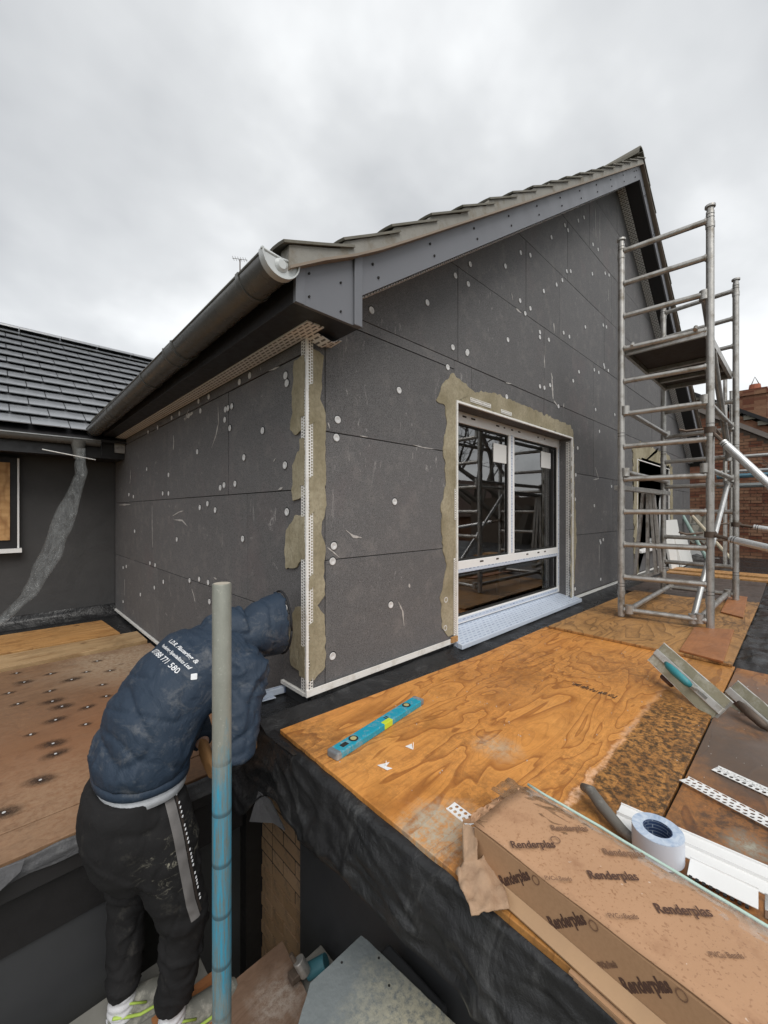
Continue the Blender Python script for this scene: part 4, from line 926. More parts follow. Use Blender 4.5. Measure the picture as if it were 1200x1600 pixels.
mb = MB(); q = onZ(600, 1580, -1.5); mb.box((q.x - .12, q.y - .15, -1.80), (q.x + .12, q.y + .1, -1.455)); tag(mb.build('plastic_crate', DARKP, None, bev=.01), 'dark crate propping up the plaster dusted board', 'crate')
# coupler and teal pot
t_ = thing('scaffold_coupler', 'small rusty scaffold coupler lying on the plywood offcut', 'coupler', atD(468, 1520, 1.5) * 1)
p = atD(466, 1512, 1.52)
mb = MB(); mb.tube([p + Vector((0, 0, .03)), p + Vector((.02, -.02, -.02))], .022, 10); mb.build('jaw', ALU, t_, bev=.003)
mb = MB(); mb.tube([p + Vector((-.02, .02, .05)), p + Vector((0, 0, 0))], .008, 8); mb.build('bolt', CLAMP, t_)
mb = MB(); mb.box(p + Vector((-.035, -.02, -.03)), p + Vector((.02, .02, -.005))); mb.build('clamp_base', CLAMP, t_, bev=.003)
mb = MB(); p = atD(482, 1518, 1.56); mb.tube([p, p + Vector((.05, -.045, .035))], .027, 18); tag(mb.build('scrap_tube', plain('teal_plastic', (.04, .14, .17), .5), smooth='auto'), 'short teal tube end between the offcut and the slate board', 'tube')

# near scaffold tube
mb = MB(); px, py = .443, 1.092; N = 32; ro_, ri_ = .0245, .0205
rings = []
for r, z in ((ri_, -1.79), (ro_, -1.80), (ro_, -.195), (ro_ - .001, -.193), (ri_, -.193), (ri_, -1.79)): rings.append([(px + math.cos(2 * math.pi * k / N) * r, py + math.sin(2 * math.pi * k / N) * r, z) for k in range(N)])
mb.loft(rings, False); tube_ = mb.build('scaffold_tube', GALV, None, smooth='auto', fix=True); tag(tube_, 'upright galvanised scaffold tube with worn blue paint on its lower half', 'scaffold tube')
mb = MB(); mb.tube([(px, py, -.2), (px, py, -.192)], ri_ + .0005, 24); mb.build('end_plug', plain('dusty_end', (.42, .38, .31), .9), tube_)

# ------------------------------------------------------------------ SCAFFOLD TOWER
tw_ = thing('scaffold_tower', 'tall aluminium scaffold tower with rungs and one platform by the gable', 'scaffold tower', (4.45, .76, -.86))
POST = {'fl': (3.72, 1.049), 'fr': (3.78, .4815), 'br': (5.15, .462), 'bl': (5.20, 1.059)}
TR = .0255; ZT = 2.20
for k, (x, y) in POST.items():
    mb = MB(); mb.tube([(x, y, -.86 if k != 'fl' else -.855), (x, y, ZT)], TR, 14); po = mb.build('corner_post', ALU, tw_, smooth='auto')
    mb = MB(); mb.tube([(x, y, ZT), (x, y, ZT + .03)], TR * .85, 12); mb.tube([(x, y, ZT + .03), (x, y, ZT + .045)], TR * 1.3, 12); mb.build('spigot', ALU, po, smooth='auto')
    for zj in (.57, -.66, ZT - .10):
        mb = MB(); mb.tube([(x, y, zj - .02), (x, y, zj + .02)], TR * 1.13, 12); mb.build('collar', ALU, po, smooth='auto')
        for dz in (.05, .075):
            mb = MB(); mb.tube([(x, y, zj + dz), (x, y, zj + dz + .004)], TR * 1.03, 12); mb.build('groove', JOINT, po)
for k in range(12):
    z = 2.139 - .2672 * k
    for a, b2 in (('fl', 'fr'), ('bl', 'br')):
        A_, B_ = Vector((*POST[a], z)), Vector((*POST[b2], z)); d = (B_ - A_).normalized()
        mb = MB(); mb.tube([A_ + d * .02, B_ - d * .02], .021, 12); mb.build('rung', ALU, tw_, smooth='auto')
        mb = MB()
        for e_, s_ in ((A_, 1), (B_, -1)): mb.tube([e_ + d * s_ * .022, e_ + d * s_ * .032], .0265, 12)
        mb.build('weld_collar', ALU, tw_, smooth='auto')
def brace(a, b2, r=.021, mat=ALU, hooks=True):
    mb = MB(); a, b2 = Vector(a), Vector(b2); mb.tube([a, b2], r, 12); o = mb.build('brace', mat, tw_, smooth='auto')
    if hooks:
        for e_ in (a, b2):
            mb = MB(); mb.tube([e_ - Vector((0, 0, .034)), e_ + Vector((0, 0, .034))], .031, 10); mb.build('brace_hook', ALU, o, smooth='auto')
def onpost(k, z, off=.0): x, y = POST[k]; return (x, y + off, z)
for z in (.83, .325): brace(onpost('fr', z, .03), onpost('br', z, .03)); brace(onpost('fl', z, -.03), onpost('bl', z, -.03))
brace(onpost('fl', -.79, -.06), onpost('bl', -.79, -.06)); brace(onpost('fr', -.79, .06), onpost('br', -.79, .06))
brace(onpost('fr', -.80, .10), onpost('br', .27, .06), mat=ALU_B); brace(onpost('fr', 1.60, .035), onpost('br', .53, .05), .024)
# flat trestle bars inside the frame
# platform
zp = 1.337; mb = MB(); mb.box((3.78, .50, zp - .005), (5.14, 1.03, zp + .012)); mb.build('platform_deck', plain('dark_ply_deck', (.06, .045, .035), .7), tw_)
mb = MB(); 
for (a, b2) in (((3.76, .49, zp - .045), (5.16, .515, zp + .02)), ((3.76, 1.015, zp - .045), (5.16, 1.04, zp + .02)), ((3.76, .515, zp - .045), (3.785, 1.015, zp + .02)), ((5.12, .515, zp - .045), (5.145, 1.015, zp + .02)), ((4.40, .515, zp - .04), (4.44, 1.015, zp - .006)), ((4.82, .515, zp - .04), (4.86, 1.015, zp - .006))): mb.box(a, b2)
mb.build('platform_frame', ALU, tw_, bev=.002)
for x_ in (3.735, 5.165):
    for y_ in (.56, .97):
        mb = MB(); mb.tube([(x_ + (.03 if x_ < 4 else -.03), y_, zp), (x_, y_, zp + .03), (x_ - (.03 if x_ < 4 else -.03), y_, zp)], .014, 8); mb.build('platform_hook', ALU, tw_)
# swivel clamps and stabiliser arms
def arm(k, z, end, name='stabiliser_arm'):
    a = Vector(onpost(k, z)); b2 = Vector(end); d = (b2 - a).normalized(); s0 = a + d * .13
    mb = MB(); mb.tube([s0, b2], .025, 14); o = mb.build(name, ALU_B, tw_, smooth='auto')
    mb = MB(); mb.tube([a + Vector((0, 0, -.022)), a + Vector((0, 0, .022))], .036, 12); mb.tube([a, a + d * .15], .013, 8); mb.tube([a + Vector((-.03, .04, .01)), a + Vector((-.08, .13, 0)), a + Vector((-.10, .17, .015))], .009, 6)
    mb.tube([a + Vector((.03, -.02, .02)), a + Vector((.05, -.05, -.03))], .010, 6); mb.build('swivel_clamp', CLAMP, o, smooth='auto')
    for q in (.015, .03):
        mb = MB(); mb.tube([s0 + d * q, s0 + d * (q + .004)], .0258, 12); mb.build('groove', JOINT, o)
arm('fr', .60, (3.3, -.62, -.85)); arm('fr', -.165, (3.25, -.75, -.44)); arm('br', -.12, (5.0, -.9, -.35))
# folded trestle leaning in the bay
tr_ = thing('trestle', 'folding aluminium trestle frame standing behind the tower near second window', 'trestle', (5.6, 1.2, -.88))
def bar(name, a, b2, w_=.035, par=None):
    mb = MB(); a, b2 = Vector(a), Vector(b2); d = b2 - a; s_ = d.cross(Vector((0, 0, 1))).normalized() if abs(d.normalized().z) < .9 else Vector((1, 0, 0)); t = d.normalized().cross(s_)
    mb.obox(a - s_ * w_ / 2 - t * w_ * .3, d, s_ * w_, t * w_ * .6); return mb.build(name, ALU, par or tr_, bev=.002)
bar('top_rail', onX(966, 762, 4.0), onX(1042, 771, 5.3), .07); bar('lower_rail', onX(998, 902, 4.7), onX(1040, 888, 5.4), .06)
for (x0, y0), (x1, y1) in (((1005, 768), (992, 900)), ((1012, 770), (1012, 900)), ((1016, 771), (1025, 895)), ((1021, 771), (1033, 893))): bar('leg', onX(x0, y0, 4.95), onX(x1, y1, 4.95), .045)
# things by the far end
mb = MB(); a = onY(1038, 905, 1.50); b2 = onY(1060, 828, 1.50)
mb.obox((a.x, 1.40, -.88), (b2.x - a.x, 0, 0), (0, .03, 0), (0, .12, .75)); mb.obox((a.x + .5, 1.36, -.88), (.9, 0, 0), (0, .03, 0), (0, .10, .48)); tag(mb.build('white_board', PAPER, None), 'scuffed white boards leaning on the gable beyond the second window', 'board')
lad = thing('ladder', 'pale ladder leaning at the far corner of the gable', 'ladder', (9.2, 1.0, -.88))
for o_ in (0, .35):
    mb = MB(); a = onX(1067, 806, 9.3) + Vector((0, -o_ * .4, 0)); b2 = onX(1106, 905, 9.1) + Vector((0, -o_, 0)); b2.z = -.86
    mb.tube([a, b2], .03, 8); mb.build('stile', plain('pale_green_wood%d' % int(o_ * 100), (.30, .42, .38) if not o_ else (.55, .48, .36), .6), lad)
for q in range(1, 7):
    mb = MB(); a = onX(1067, 806, 9.3).lerp(onX(1106, 905, 9.1), q / 7.5); mb.tube([a, a + Vector((0, -.14 - .2 * q / 7, 0))], .013, 6); mb.build('rung', ALU, lad)

# ------------------------------------------------------------------ LOOSE THINGS ON THE DECK
DK = DZ + .0215
# spirit level
p0 = Vector((.865, 1.165, DK)); p1 = Vector((1.41, 1.232, DK)); ax = (p1 - p0); L_ = ax.length; ax.normalize(); sy = Vector((-ax.y, ax.x, 0)) * .054
lv = thing('spirit_level', 'scuffed turquoise spirit level lying on the orange plywood', 'spirit level', p0)
m = M_('turquoise_paint', .4); m.col(m.mix(m.ramp(m.noise(28, 7, .75, .5), (.50, 0.), (.68, .85)), (.012, .30, .42), (.30, .38, .40))); m.bump(m.noise(50, 4), .1, .001)
TURQ = m.m
mb = MB(); zu = Vector((0, 0, .026)); mb.obox(p0 - sy * .5 + ax * .02, ax * (L_ - .04), sy, zu); bd = mb.build('body', TURQ, lv, bev=.004)
for a_, s_ in ((0, 1), (L_ - .024, 1)):
    mb = MB(); mb.obox(p0 - sy * .52 + ax * a_, ax * .024, sy * 1.04, zu * 1.06); mb.build('end_cap', plain('grey_rubber_cap%d' % int(a_ * 10), (.16, .17, .18), .6, dirt=((.5, .5, .48), .7)), lv, bev=.006)
VIAL = plain('lime_vial', (.55, .68, .05), .15, bump=0, var=.02)
for a_ in (.11, L_ - .10):
    c = p0 + ax * a_ + Vector((0, 0, .0262)); mb = MB(); mb.tube([c, c + Vector((0, 0, .0012))], .019, 18); ho = mb.build('vial_window', JOINT, lv)
    mb = MB(); mb.tube([c + Vector((0, 0, .0012)), c + Vector((0, 0, .002))], .012, 14); mb.build('vial', plain('dirty_vial%d' % int(a_ * 100), (.45, .42, .20), .3), ho)
c = p0 + ax * (L_ * .48); mb = MB(); mb.obox(c - sy * .56 + Vector((0, 0, .004)), ax * .05, sy * .42, Vector((0, 0, .024))); mb.build('centre_vial', VIAL, lv, bev=.002)
mb = MB(); mb.obox(p0 + ax * .045 - sy * .2 + Vector((0, 0, .0262)), ax * .03, sy * .36, Vector((0, 0, .001))); mb.build('grip_slot', JOINT, lv)
for k in range(2):
    mb = MB(); mb.obox(p0 + ax * (.30 + k * .012) - sy * .1 + Vector((0, 0, .0262)), ax * .006, sy * .3, Vector((0, 0, .0006))); mb.build('printed_mark', BLACKP, lv)
# pvc offcuts
for (x, y), sh, lb in (((590, 1193), ((0, 0), (.03, .012), (.012, .018), (.018, .034), (.004, .03)), 'small white perforated bead offcut near the spirit level'), ((633, 1164), ((0, 0), (.022, .004), (.004, .024)), 'tiny white triangular offcut in the middle of the orange sheet')):
    p = onZ(x, y, DK); mb = MB(); mb.prism([(p.x - .01 + a * 1.4, p.y - .01 - c_ * 1.4, DK + .002) for a, c_ in sh], (0, 0, .0015))
    mb.prism([(p.x + .0, p.y - .04, DK + .001), (p.x + .012, p.y - .03, DK + .001), (p.x + .012, p.y - .03, DK + .018)], (.001, -.001, 0)); tag(mb.build('pvc_offcut', PVC_BRIGHT), lb, 'plastic offcut', 'white bead offcuts')
# angle beads (right) : two perforated flanges each
def angle_bead(a, b2, wa, wb, ha, label, group, rows_=(1, 2), lift=.001):
    a, b2 = Vector(a), Vector(b2); a.z += lift; b2.z += lift; L = b2 - a; s_ = L.cross(Vector((0, 0, 1))).normalized()
    mb = MB(); perf(mb, a, L, -s_ * wa + Vector((0, 0, ha)), rows_[1], .0165, .33)
    perf(mb, a, L, s_ * wb + Vector((0, 0, ha * .6)), rows_[0], .022, .36)
    o = mb.build('angle_bead', PVC_BRIGHT, None, solid=.0014)
    mb = MB(); mb.tube([a, b2], .003, 6); mb.build('bead_nose', PVC_BRIGHT, o); tag(o, label, 'angle bead', group); return o
GB = 'perforated white angle beads on the deck'
angle_bead((1.645, .268, DK), (1.46, -.35, DK), -.050, -.006, .010, 'long perforated white angle bead nearer the tape roll', GB, (1, 2))
angle_bead((1.80, .207, DK), (1.64, -.4, DK), -.050, .030, .004, 'perforated white angle bead farther from tape roll nearest the right trowel', GB, (2, 2))
angle_bead((.965, .735, DK), (.93, .42, DK), .034, .002, .004, 'short white perforated bead poking out from the cardboard box end', GB, (1, 2))
# white profiles under the tape roll
pr = thing('pvc_profile', 'long flat white grooved profile lying under the blue tape roll', 'profile', (1.3, .3, DK), 'white profiles beside the box')
ax = Vector((1.375, .05, 0)) - Vector((1.345, .378, 0)); ax = Vector((.02, -.34, 0)).normalized()
def prof(o, L, secs, par, mat=PVC_BRIGHT):
    sx = Vector((-ax.y, ax.x, 0)); o = Vector(o)
    mb = MB()
    for s0, s1, z0, z1 in secs: mb.obox(o + sx * s0 + Vector((0, 0, z0)), ax * L, sx * (s1 - s0), Vector((0, 0, z1 - z0)))
    return mb.build('strip', mat, par, bev=.0006)
prof((1.255, .376, DK), 1.2, [(0, .045, 0, .003), (.045, .049, 0, .012), (.055, .095, 0, .004), (.095, .099, 0, .009)], pr)
pr2 = thing('pvc_profile', 'shorter white notched profile between the tape roll and the box', 'profile', (1.2, .15, DK), 'white profiles beside the box')
prof((1.19, .195, DK + .013), .125, [(0, .062, 0, .002), (.062, .066, 0, .006)], pr2)
mb = MB()
for k in range(9): mb.box((1.184, .085 + k * .0125, DK + .012), (1.192, .091 + k * .0125, DK + .016))
mb.build('notch', JOINT, pr2)
al_ = thing('metal_channel', 'dull metal channel disappearing under the white profile at right edge', 'channel', (1.2, 0, DK))
prof((1.20, .06, DK), .9, [(0, .05, 0, .003), (0, .003, 0, .02), (.05, .053, 0, .02)], al_, ALU_B)
# tape roll
tr0 = Vector((1.225, .262, DK + .006)); tp = thing('tape_roll', 'large roll of pale blue printed tape standing flat beside the box', 'tape roll', tr0)
N = 40
def ringset(prof_, mat, name, nn=N):
    mb = MB(); rings = [[tr0 + Vector((math.cos(2 * math.pi * k / nn) * r, math.sin(2 * math.pi * k / nn) * r, z)) for k in range(nn)] for r, z in prof_]
    mb.loft(rings + [rings[0]], False); return mb.build(name, mat, tp, smooth='auto', fix=True)
m = M_('tape_side_swirl', .35); m.col(m.mix(m.ramp(m.noise(25, 5, .7, 1), (.35, 0.), (.65, 1.)), (.30, .40, .56), (.62, .69, .78)))
m2 = M_('tape_core', .5); brk = m2.n('ShaderNodeTexBrick'); m2.t.links.new(m2.co((30, 30, 30), rot=(R(90), 0, 0)), brk.inputs[0]); brk.inputs['Color1'].default_value = (.02, .04, .10, 1); brk.inputs['Color2'].default_value = (.03, .06, .14, 1); brk.inputs['Mortar'].default_value = (.25, .3, .38, 1); brk.inputs['Scale'].default_value = 1; m2.col(brk.outputs[0])
m3 = M_('tape_face', .35); brk = m3.n('ShaderNodeTexBrick'); m3.t.links.new(m3.co((24, 24, 24), rot=(R(90), 0, 0)), brk.inputs[0]); brk.inputs['Color1'].default_value = (.10, .12, .26, 1); brk.inputs['Color2'].default_value = (.60, .65, .72, 1); brk.inputs['Mortar'].default_value = (.62, .67, .75, 1); brk.inputs['Scale'].default_value = 1; brk.inputs['Mortar Size'].default_value = .18; m3.col(brk.outputs[0])
ringset([(.032, .0605), (.0565, .0605), (.0565, .0615), (.032, .0615)], m.m, 'side_face'); ringset([(.032, 0), (.057, 0), (.057, .060), (.032, .060)], m3.m, 'tape_winding'); ringset([(.030, 0), (.0318, 0), (.0318, .061), (.030, .061)], m2.m, 'core')
# steel trowel handle / pipe piece
mb = MB(); a = Vector((1.31, .475, DK + .03)); mb.tube([a, a + Vector((-.02, -.03, .012)), a + Vector((-.055, -.07, .006)), a + Vector((-.085, -.13, -.012)), a + Vector((-.10, -.17, -.016))], [.011, .0155, .0165, .015, .010], 14); tag(mb.build('hand_trowel', plain('cement_smeared_grip', (.14, .13, .115), .7, dirt=((.42, .40, .36), .8)), smooth=True), 'dirty grey trowel handle lying between the box and the tape roll', 'trowel')
# finishing trowels
KH = plain('wet_plaster_khaki', (.32, .30, .215), .6, bump=.5, scale=18, dirt=((.62, .60, .52), .8)); BLADE = plain('dulled_blade', (.52, .51, .48), .35, .7, .1, dirt=((.75, .73, .66), .8)); TEAL = plain('teal_grip', (.03, .22, .25), .55, dirt=((.3, .36, .34), .5))
SPINE = plain('scuffed_white_metal', (.66, .66, .64), .35, .35, .08, dirt=((.38, .36, .30), .8), scale=30)
def trowel(Lp, Rp, wdt, label, grip):
    Lp, Rp = Vector(Lp), Vector(Rp); a = (Rp - Lp); LL = a.length; a.normalize()
    w_ = Vector((.25, -.30, .62)); w_ = (w_ - a * w_.dot(a)).normalized(); n_ = w_.cross(a)
    if n_.dot(-Lp) < 0: n_ = -n_
    t = thing('trowel', label, 'trowel', Lp, 'plastering trowels on the deck')
    mb = MB(); mb.obox(Lp - w_ * wdt / 2, a * LL, w_ * wdt, n_ * .0015); mb.build('blade', BLADE, t)
    for s0, s1 in ((-.48, -.12), (.14, .48)):
        mb = MB(); P = jag([Lp + a * LL * .02 + w_ * wdt * s0, Lp + a * LL * .97 + w_ * wdt * s0, Lp + a * LL * .97 + w_ * wdt * s1, Lp + a * LL * .02 + w_ * wdt * s1], .02, .0035, int(s0 * 20)); P = [p - n_ * ((p - Lp).dot(n_)) + n_ * .0018 for p in P]; mb.prism(P, n_ * .003); mb.build('dried_plaster', KH, t)
    mb = MB(); mb.obox(Lp - w_ * wdt * .13 + a * .003, a * (LL - .006), w_ * wdt * .26, n_ * .012); sp = mb.build('spine', SPINE, t, bev=.003)
    for s_ in (-.5, .5):
        mb = MB(); c0 = Lp + w_ * wdt * s_; mb.obox(c0 - w_ * .004 * (1 if s_ > 0 else 0), a * LL, w_ * .004, n_ * .0022); mb.build('worn_edge', PVC_BRIGHT, t)
    for s_ in (-1, 1):
        mb = MB(); c0 = Lp + w_ * wdt * .03 * s_ + n_ * .011; mb.tube([c0 + a * LL * .30, c0 + a * LL * .82], .004, 6); mb.build('spine_rib', BLADE, sp)
    b0 = Lp + a * LL * .34 + n_ * .022; b1 = Lp + a * LL * .66 + n_ * .022
    mb = MB(); mb.tube([b1 - n_ * .012, b1 + n_ * .04 + a * .004], [.009, .008], 10); mb.tube([b0 + a * .02 - n_ * .012, b0 + n_ * .03 + a * .012], [.008, .007], 10); mb.build('handle_stem', BLADE, t, smooth='auto')
    mb = MB(); mb.tube([b0 - a * .005 + n_ * .040, b0 + a * .03 + n_ * .055, b0 + a * LL * .16 + n_ * .056, b1 + a * .0 + n_ * .045, b1 + a * .008 + n_ * .030], [.010, .0165, .0185, .017, .011], 14); mb.build('grip', grip, t, smooth=True)
    # the grip of the second trowel it is propped on
    mb = MB(); c0 = Lp + a * LL * .30 - n_ * .01; c1 = c0 - w_ * .075 - n_ * .03; c1.z = max(c1.z, DK + .012); mb.tube([c0 + a * .03, c1 + a * .015, c1 - a * .04], [.014, .017, .015], 10); mb.build('lower_grip', plain('brown_grip' + label[:4], (.10, .055, .04), .6), t, smooth=True)
trowel(atD(1025, 1018, 2.12), atD(1130, 1114, 1.72), .125, 'plaster covered finishing trowel with a teal grip', TEAL)
trowel(atD(1138, 1078, 1.88), atD(1262, 1190, 1.50), .125, 'plaster covered trowel cut off by the right edge of the picture', CLAMP)

mb = MB(); rc = random.Random(4)
for k in range(150):
    x_, y_ = rc.uniform(.85, 3.0), rc.uniform(.05, 1.34); q_ = rc.uniform(.0012, .0038); a_ = rc.uniform(0, 3)
    if y_ < .3 and x_ < 1.5: continue
    mb.obox((x_, y_, DK - (.0 if y_ > .29 else .001)), (q_ * math.cos(a_), q_ * math.sin(a_), 0), (-q_ * .8 * math.sin(a_), q_ * .8 * math.cos(a_), 0), (q_ * .2, 0, q_ * .8))
tag(mb.build('mortar_crumbs', FILL), 'tiny pale mortar crumbs scattered over the plywood deck', 'crumbs', kind='stuff')
# ------------------------------------------------------------------ CARDBOARD BOX
bx = thing('cardboard_box', 'long wet cardboard box printed with lettering, film along one edge', 'cardboard box', (.93, .2, DK))
e1 = Vector((.848, .564, 0)); dirb = Vector((-.051, -.485, 0)).normalized(); wv = Vector((-dirb.y, dirb.x, 0)) * .222; LB = 1.5; HB = .107
if wv.x < 0: wv = -wv
o_ = e1 + Vector((0, 0, DK + .004)); zt_ = Vector((0, 0, HB))
mb = MB(); mb.obox(o_ + Vector((0, 0, .014)), dirb * LB, wv, zt_ - Vector((0, 0, .016))); body = mb.build('box_body', CARD, bx, bev=.004)
mb = MB(); mb.grid(lambda u, v: o_ + zt_ + Vector((0, 0, .0005)) + dirb * LB * u + wv * v - wv * .003 + Vector((0, 0, .004 * nz((u * 9, v * 2, 0), 1.3) + .006 * math.sin(v * math.pi))), 50, 10); top_o = mb.build('box_top', CARDTOP, bx, smooth=True, solid=.003)
mb = MB(); mb.prism([o_ + Vector((0, 0, .024)) - wv.normalized() * .0008, o_ + Vector((0, 0, .020)) - wv.normalized() * .0008, o_ - wv.normalized() * .021 + Vector((0, 0, .0)), o_ - wv.normalized() * .022 + Vector((0, 0, .004))], dirb * LB); mb.build('bottom_flap', plain('cardboard_flap', (.44, .28, .16), .8, scale=8), bx)
mb = MB()
for k in range(4): mb.obox(o_ + wv * .02 * 0 + dirb * (.255 + k * .008) - wv.normalized() * (.030 - k * .003) + Vector((0, 0, -.009 - k * .0065)), dirb * (LB - .3), wv * .9, Vector((0, 0, .0045)))
stack = mb.build('cardboard_layers', CARD, bx)
# end flaps, crumpled
mb = MB(); mb.grid(lambda u, v: o_ + zt_ * (1 - .25 * v) + wv * (.05 + u * .9) - dirb * (.045 * v) + Vector((nz((u * 5, v * 4, 1), 2) * .012, nz((u * 5, v * 4, 5), 2) * .012, nz((u * 7, v * 4, 9), 2) * .016)), 18, 8); mb.build('end_flap', CARDTOP, bx, solid=.003)
mb = MB(); mb.grid(lambda u, v: o_ + zt_ + wv * (.60 + u * .36) - dirb * (.05 * (1 - v)) + dirb * .19 * v + Vector((0, 0, .004 + .006 * nz((u * 5, v * 5, 2), 2))), 8, 14); mb.build('parcel_tape', TAPEB, bx, smooth=True, solid=.001)
mb = MB(); mb.grid(lambda u, v: o_ + zt_ + wv * (.04 + v * .5) + dirb * (.0 + .075 * u) + Vector((0, 0, .0035 + .005 * nz((u * 4, v * 5, 7), 2))), 8, 12); mb.build('parcel_tape', TAPEB, bx, smooth=True, solid=.001)
mb = MB(); mb.grid(lambda u, v: o_ + zt_ + dirb * LB * (u * .98 + .01) + wv * (.84 + .16 * v) + Vector((0, 0, .004 + .006 * v * 0 + .004 * nz((u * 20, v * 2, 0), 2))) + wv.normalized() * (.010 * v + .008 * nz((u * 14, v, 4), 2)), 90, 5); mb.build('packing_film', FILM2, bx, smooth=True)
mb = MB(); mb.tube([o_ + zt_ + wv * 1.05 + dirb * LB * u + Vector((0, 0, .003 + .004 * nz((u * 20, 0, 0), 2))) for u in [q / 30 for q in range(31)]], .0035, 6); mb.build('film_edge', plain('greenish_film_edge', (.50, .66, .58), .3), bx, smooth=True)
# torn flap hanging from the near end
z1, z2 = DK + .095, DK + .02
TP = [(722, 1284, z1), (742, 1292, z1), (745, 1322, z1 - .02), (747, 1340, z1 - .04), (762, 1333, z2 + .03), (780, 1365, z2 + .012), (796, 1418, z2), (766, 1424, z2), (735, 1432, z2), (722, 1395, z2 + .006), (714, 1362, z2 + .012), (727, 1342, z2 + .03), (722, 1310, z1 - .03)]
P = [onZ(x, y, z) for x, y, z in TP]; c0 = sum(P, Vector()) / len(P)
b3 = bmesh.new(); vs = [b3.verts.new(p - bx.location) for p in P]; b3.faces.new(vs); bmesh.ops.triangulate(b3, faces=b3.faces); bmesh.ops.subdivide_edges(b3, edges=b3.edges, cuts=7, use_grid_fill=True)
for v_ in b3.verts: v_.co += Vector((nz(v_.co, 22, 1), nz(v_.co, 22, 2), nz(v_.co, 22, 3))) * .005; v_.co.z += .010 * (1 - min(1, abs(nz(v_.co, 26, 7)) * 4)) - .004
me_ = bpy.data.meshes.new('torn_flap'); b3.to_mesh(me_); b3.free()
for q in me_.polygons: q.use_smooth = True
fo = link('torn_flap', me_, plain('crumpled_cardboard', (.38, .25, .16), .8, var=.2, scale=25, bump=.5, dirt=((.25, .15, .09), .7)), bx); s_ = fo.modifiers.new('s', 'SOLIDIFY'); s_.thickness = .003
# lettering
def text_mesh(txt, size, bold=0, shear=0):
    cu = bpy.data.curves.new('t', 'FONT'); cu.body = txt; cu.size = size; cu.offset = bold; cu.shear = shear; cu.align_x = 'LEFT'; cu.resolution_u = 3
    o = bpy.data.objects.new('t', cu); C.objects.link(o); dg = bpy.context.evaluated_depsgraph_get(); me = bpy.data.meshes.new_from_object(o.evaluated_get(dg)); bpy.data.objects.remove(o); return me
def lettering(txt, size, o, x, z, mat, parent, bold=0, name='lettering', shear=0, sx=1.):
    me = text_mesh(txt, size, bold, shear); me.materials.clear(); me.materials.append(mat)
    for v_ in me.vertices: v_.co.x *= sx
    return inst(name, me, None, parent, frameM(o, x, z))
wn_ = wv.normalized(); side_n = -wn_; zt_o = DK + .004 + HB
def on_top(s, w_, txt, size, ang=0, fade=False, bold=.0012):
    xd = Matrix.Rotation(ang, 3, 'Z') @ dirb
    lettering(txt, size, (o_ + dirb * s + wn_ * w_ + Vector((0, 0, HB + .0115))), xd, (0, 0, 1), PRT if not fade else PRF, bx, bold)
PRT = plain('box_print', (.09, .045, .03), .8, var=.25, scale=60); PRF = plain('faded_box_print', (.20, .11, .065), .8, var=.25, scale=60)
def ring_logo(s, w_, top=True, r=.011):
    mb = MB(); c = (o_ + dirb * s + wn_ * w_ + Vector((0, 0, HB + .0115))) if top else (o_ + dirb * s + Vector((0, 0, w_)) - wn_ * .0012)
    x_, y_ = (dirb, wn_) if top else (dirb, Vector((0, 0, 1)))
    n_ = Vector((0, 0, 1)) if top else -wn_; N = 20
    for k in range(N):
        a, b2 = 2 * math.pi * k / N, 2 * math.pi * (k + .8) / N
        mb.prism([c + (x_ * math.cos(t) + y_ * math.sin(t)) * rr for t, rr in ((a, r), (b2, r), (b2, r * .78), (a, r * .78))], n_ * .0004)
    mb.build('ring_emblem', PRF, bx)
# on the top the words run across the box, reading from the far side
def top_word(px, py, txt, size, faded=False, ang=-8):
    p = onZ(px, py, zt_o + .006); q = onZ(px + 60, py + ang * 60 / 60., zt_o + .006); xd = (q - p); xd.z = 0
    o = lettering(txt, size, (p.x, p.y, zt_o + .0105), xd, (0, 0, 1), PRF if faded else PRT, bx, .0002 if size < .02 else .0007, sx=.8)
    return o
for (px, py, fd, an) in ((800, 1328, 0, -1), (863, 1300, 1, 1), (922, 1376, 0, 2), (945, 1338, 1, 4), (1028, 1430, 0, 4)): top_word(px, py, 'Renderplas', .028 if not fd else .024, fd, an)
for (px, py) in ((852, 1378), (952, 1438), (1112, 1500)): top_word(px, py, 'PVCu Beads', .014, True, 2)
for px, py in ((868, 1316),):
    p = onZ(px, py, zt_o + .006); ring_logo((p - o_).dot(dirb), (p - o_).dot(wn_))
def side_word(s, h, txt, size, fd=False):
    lettering(txt, size, o_ + dirb * s + Vector((0, 0, h)) - wn_ * .0008, Vector((dirb.x, dirb.y, .95)), -wn_, PRF if fd else PRT, bx, .0013, sx=.78)
for s_ in (.085, .205, .345, .49): side_word(s_, .018, 'Renderplas', .028); ring_logo(s_ + .083, .092, False, .009)
for s_ in (.30, .44): side_word(s_, .022, 'PVCu Beads', .011, True)

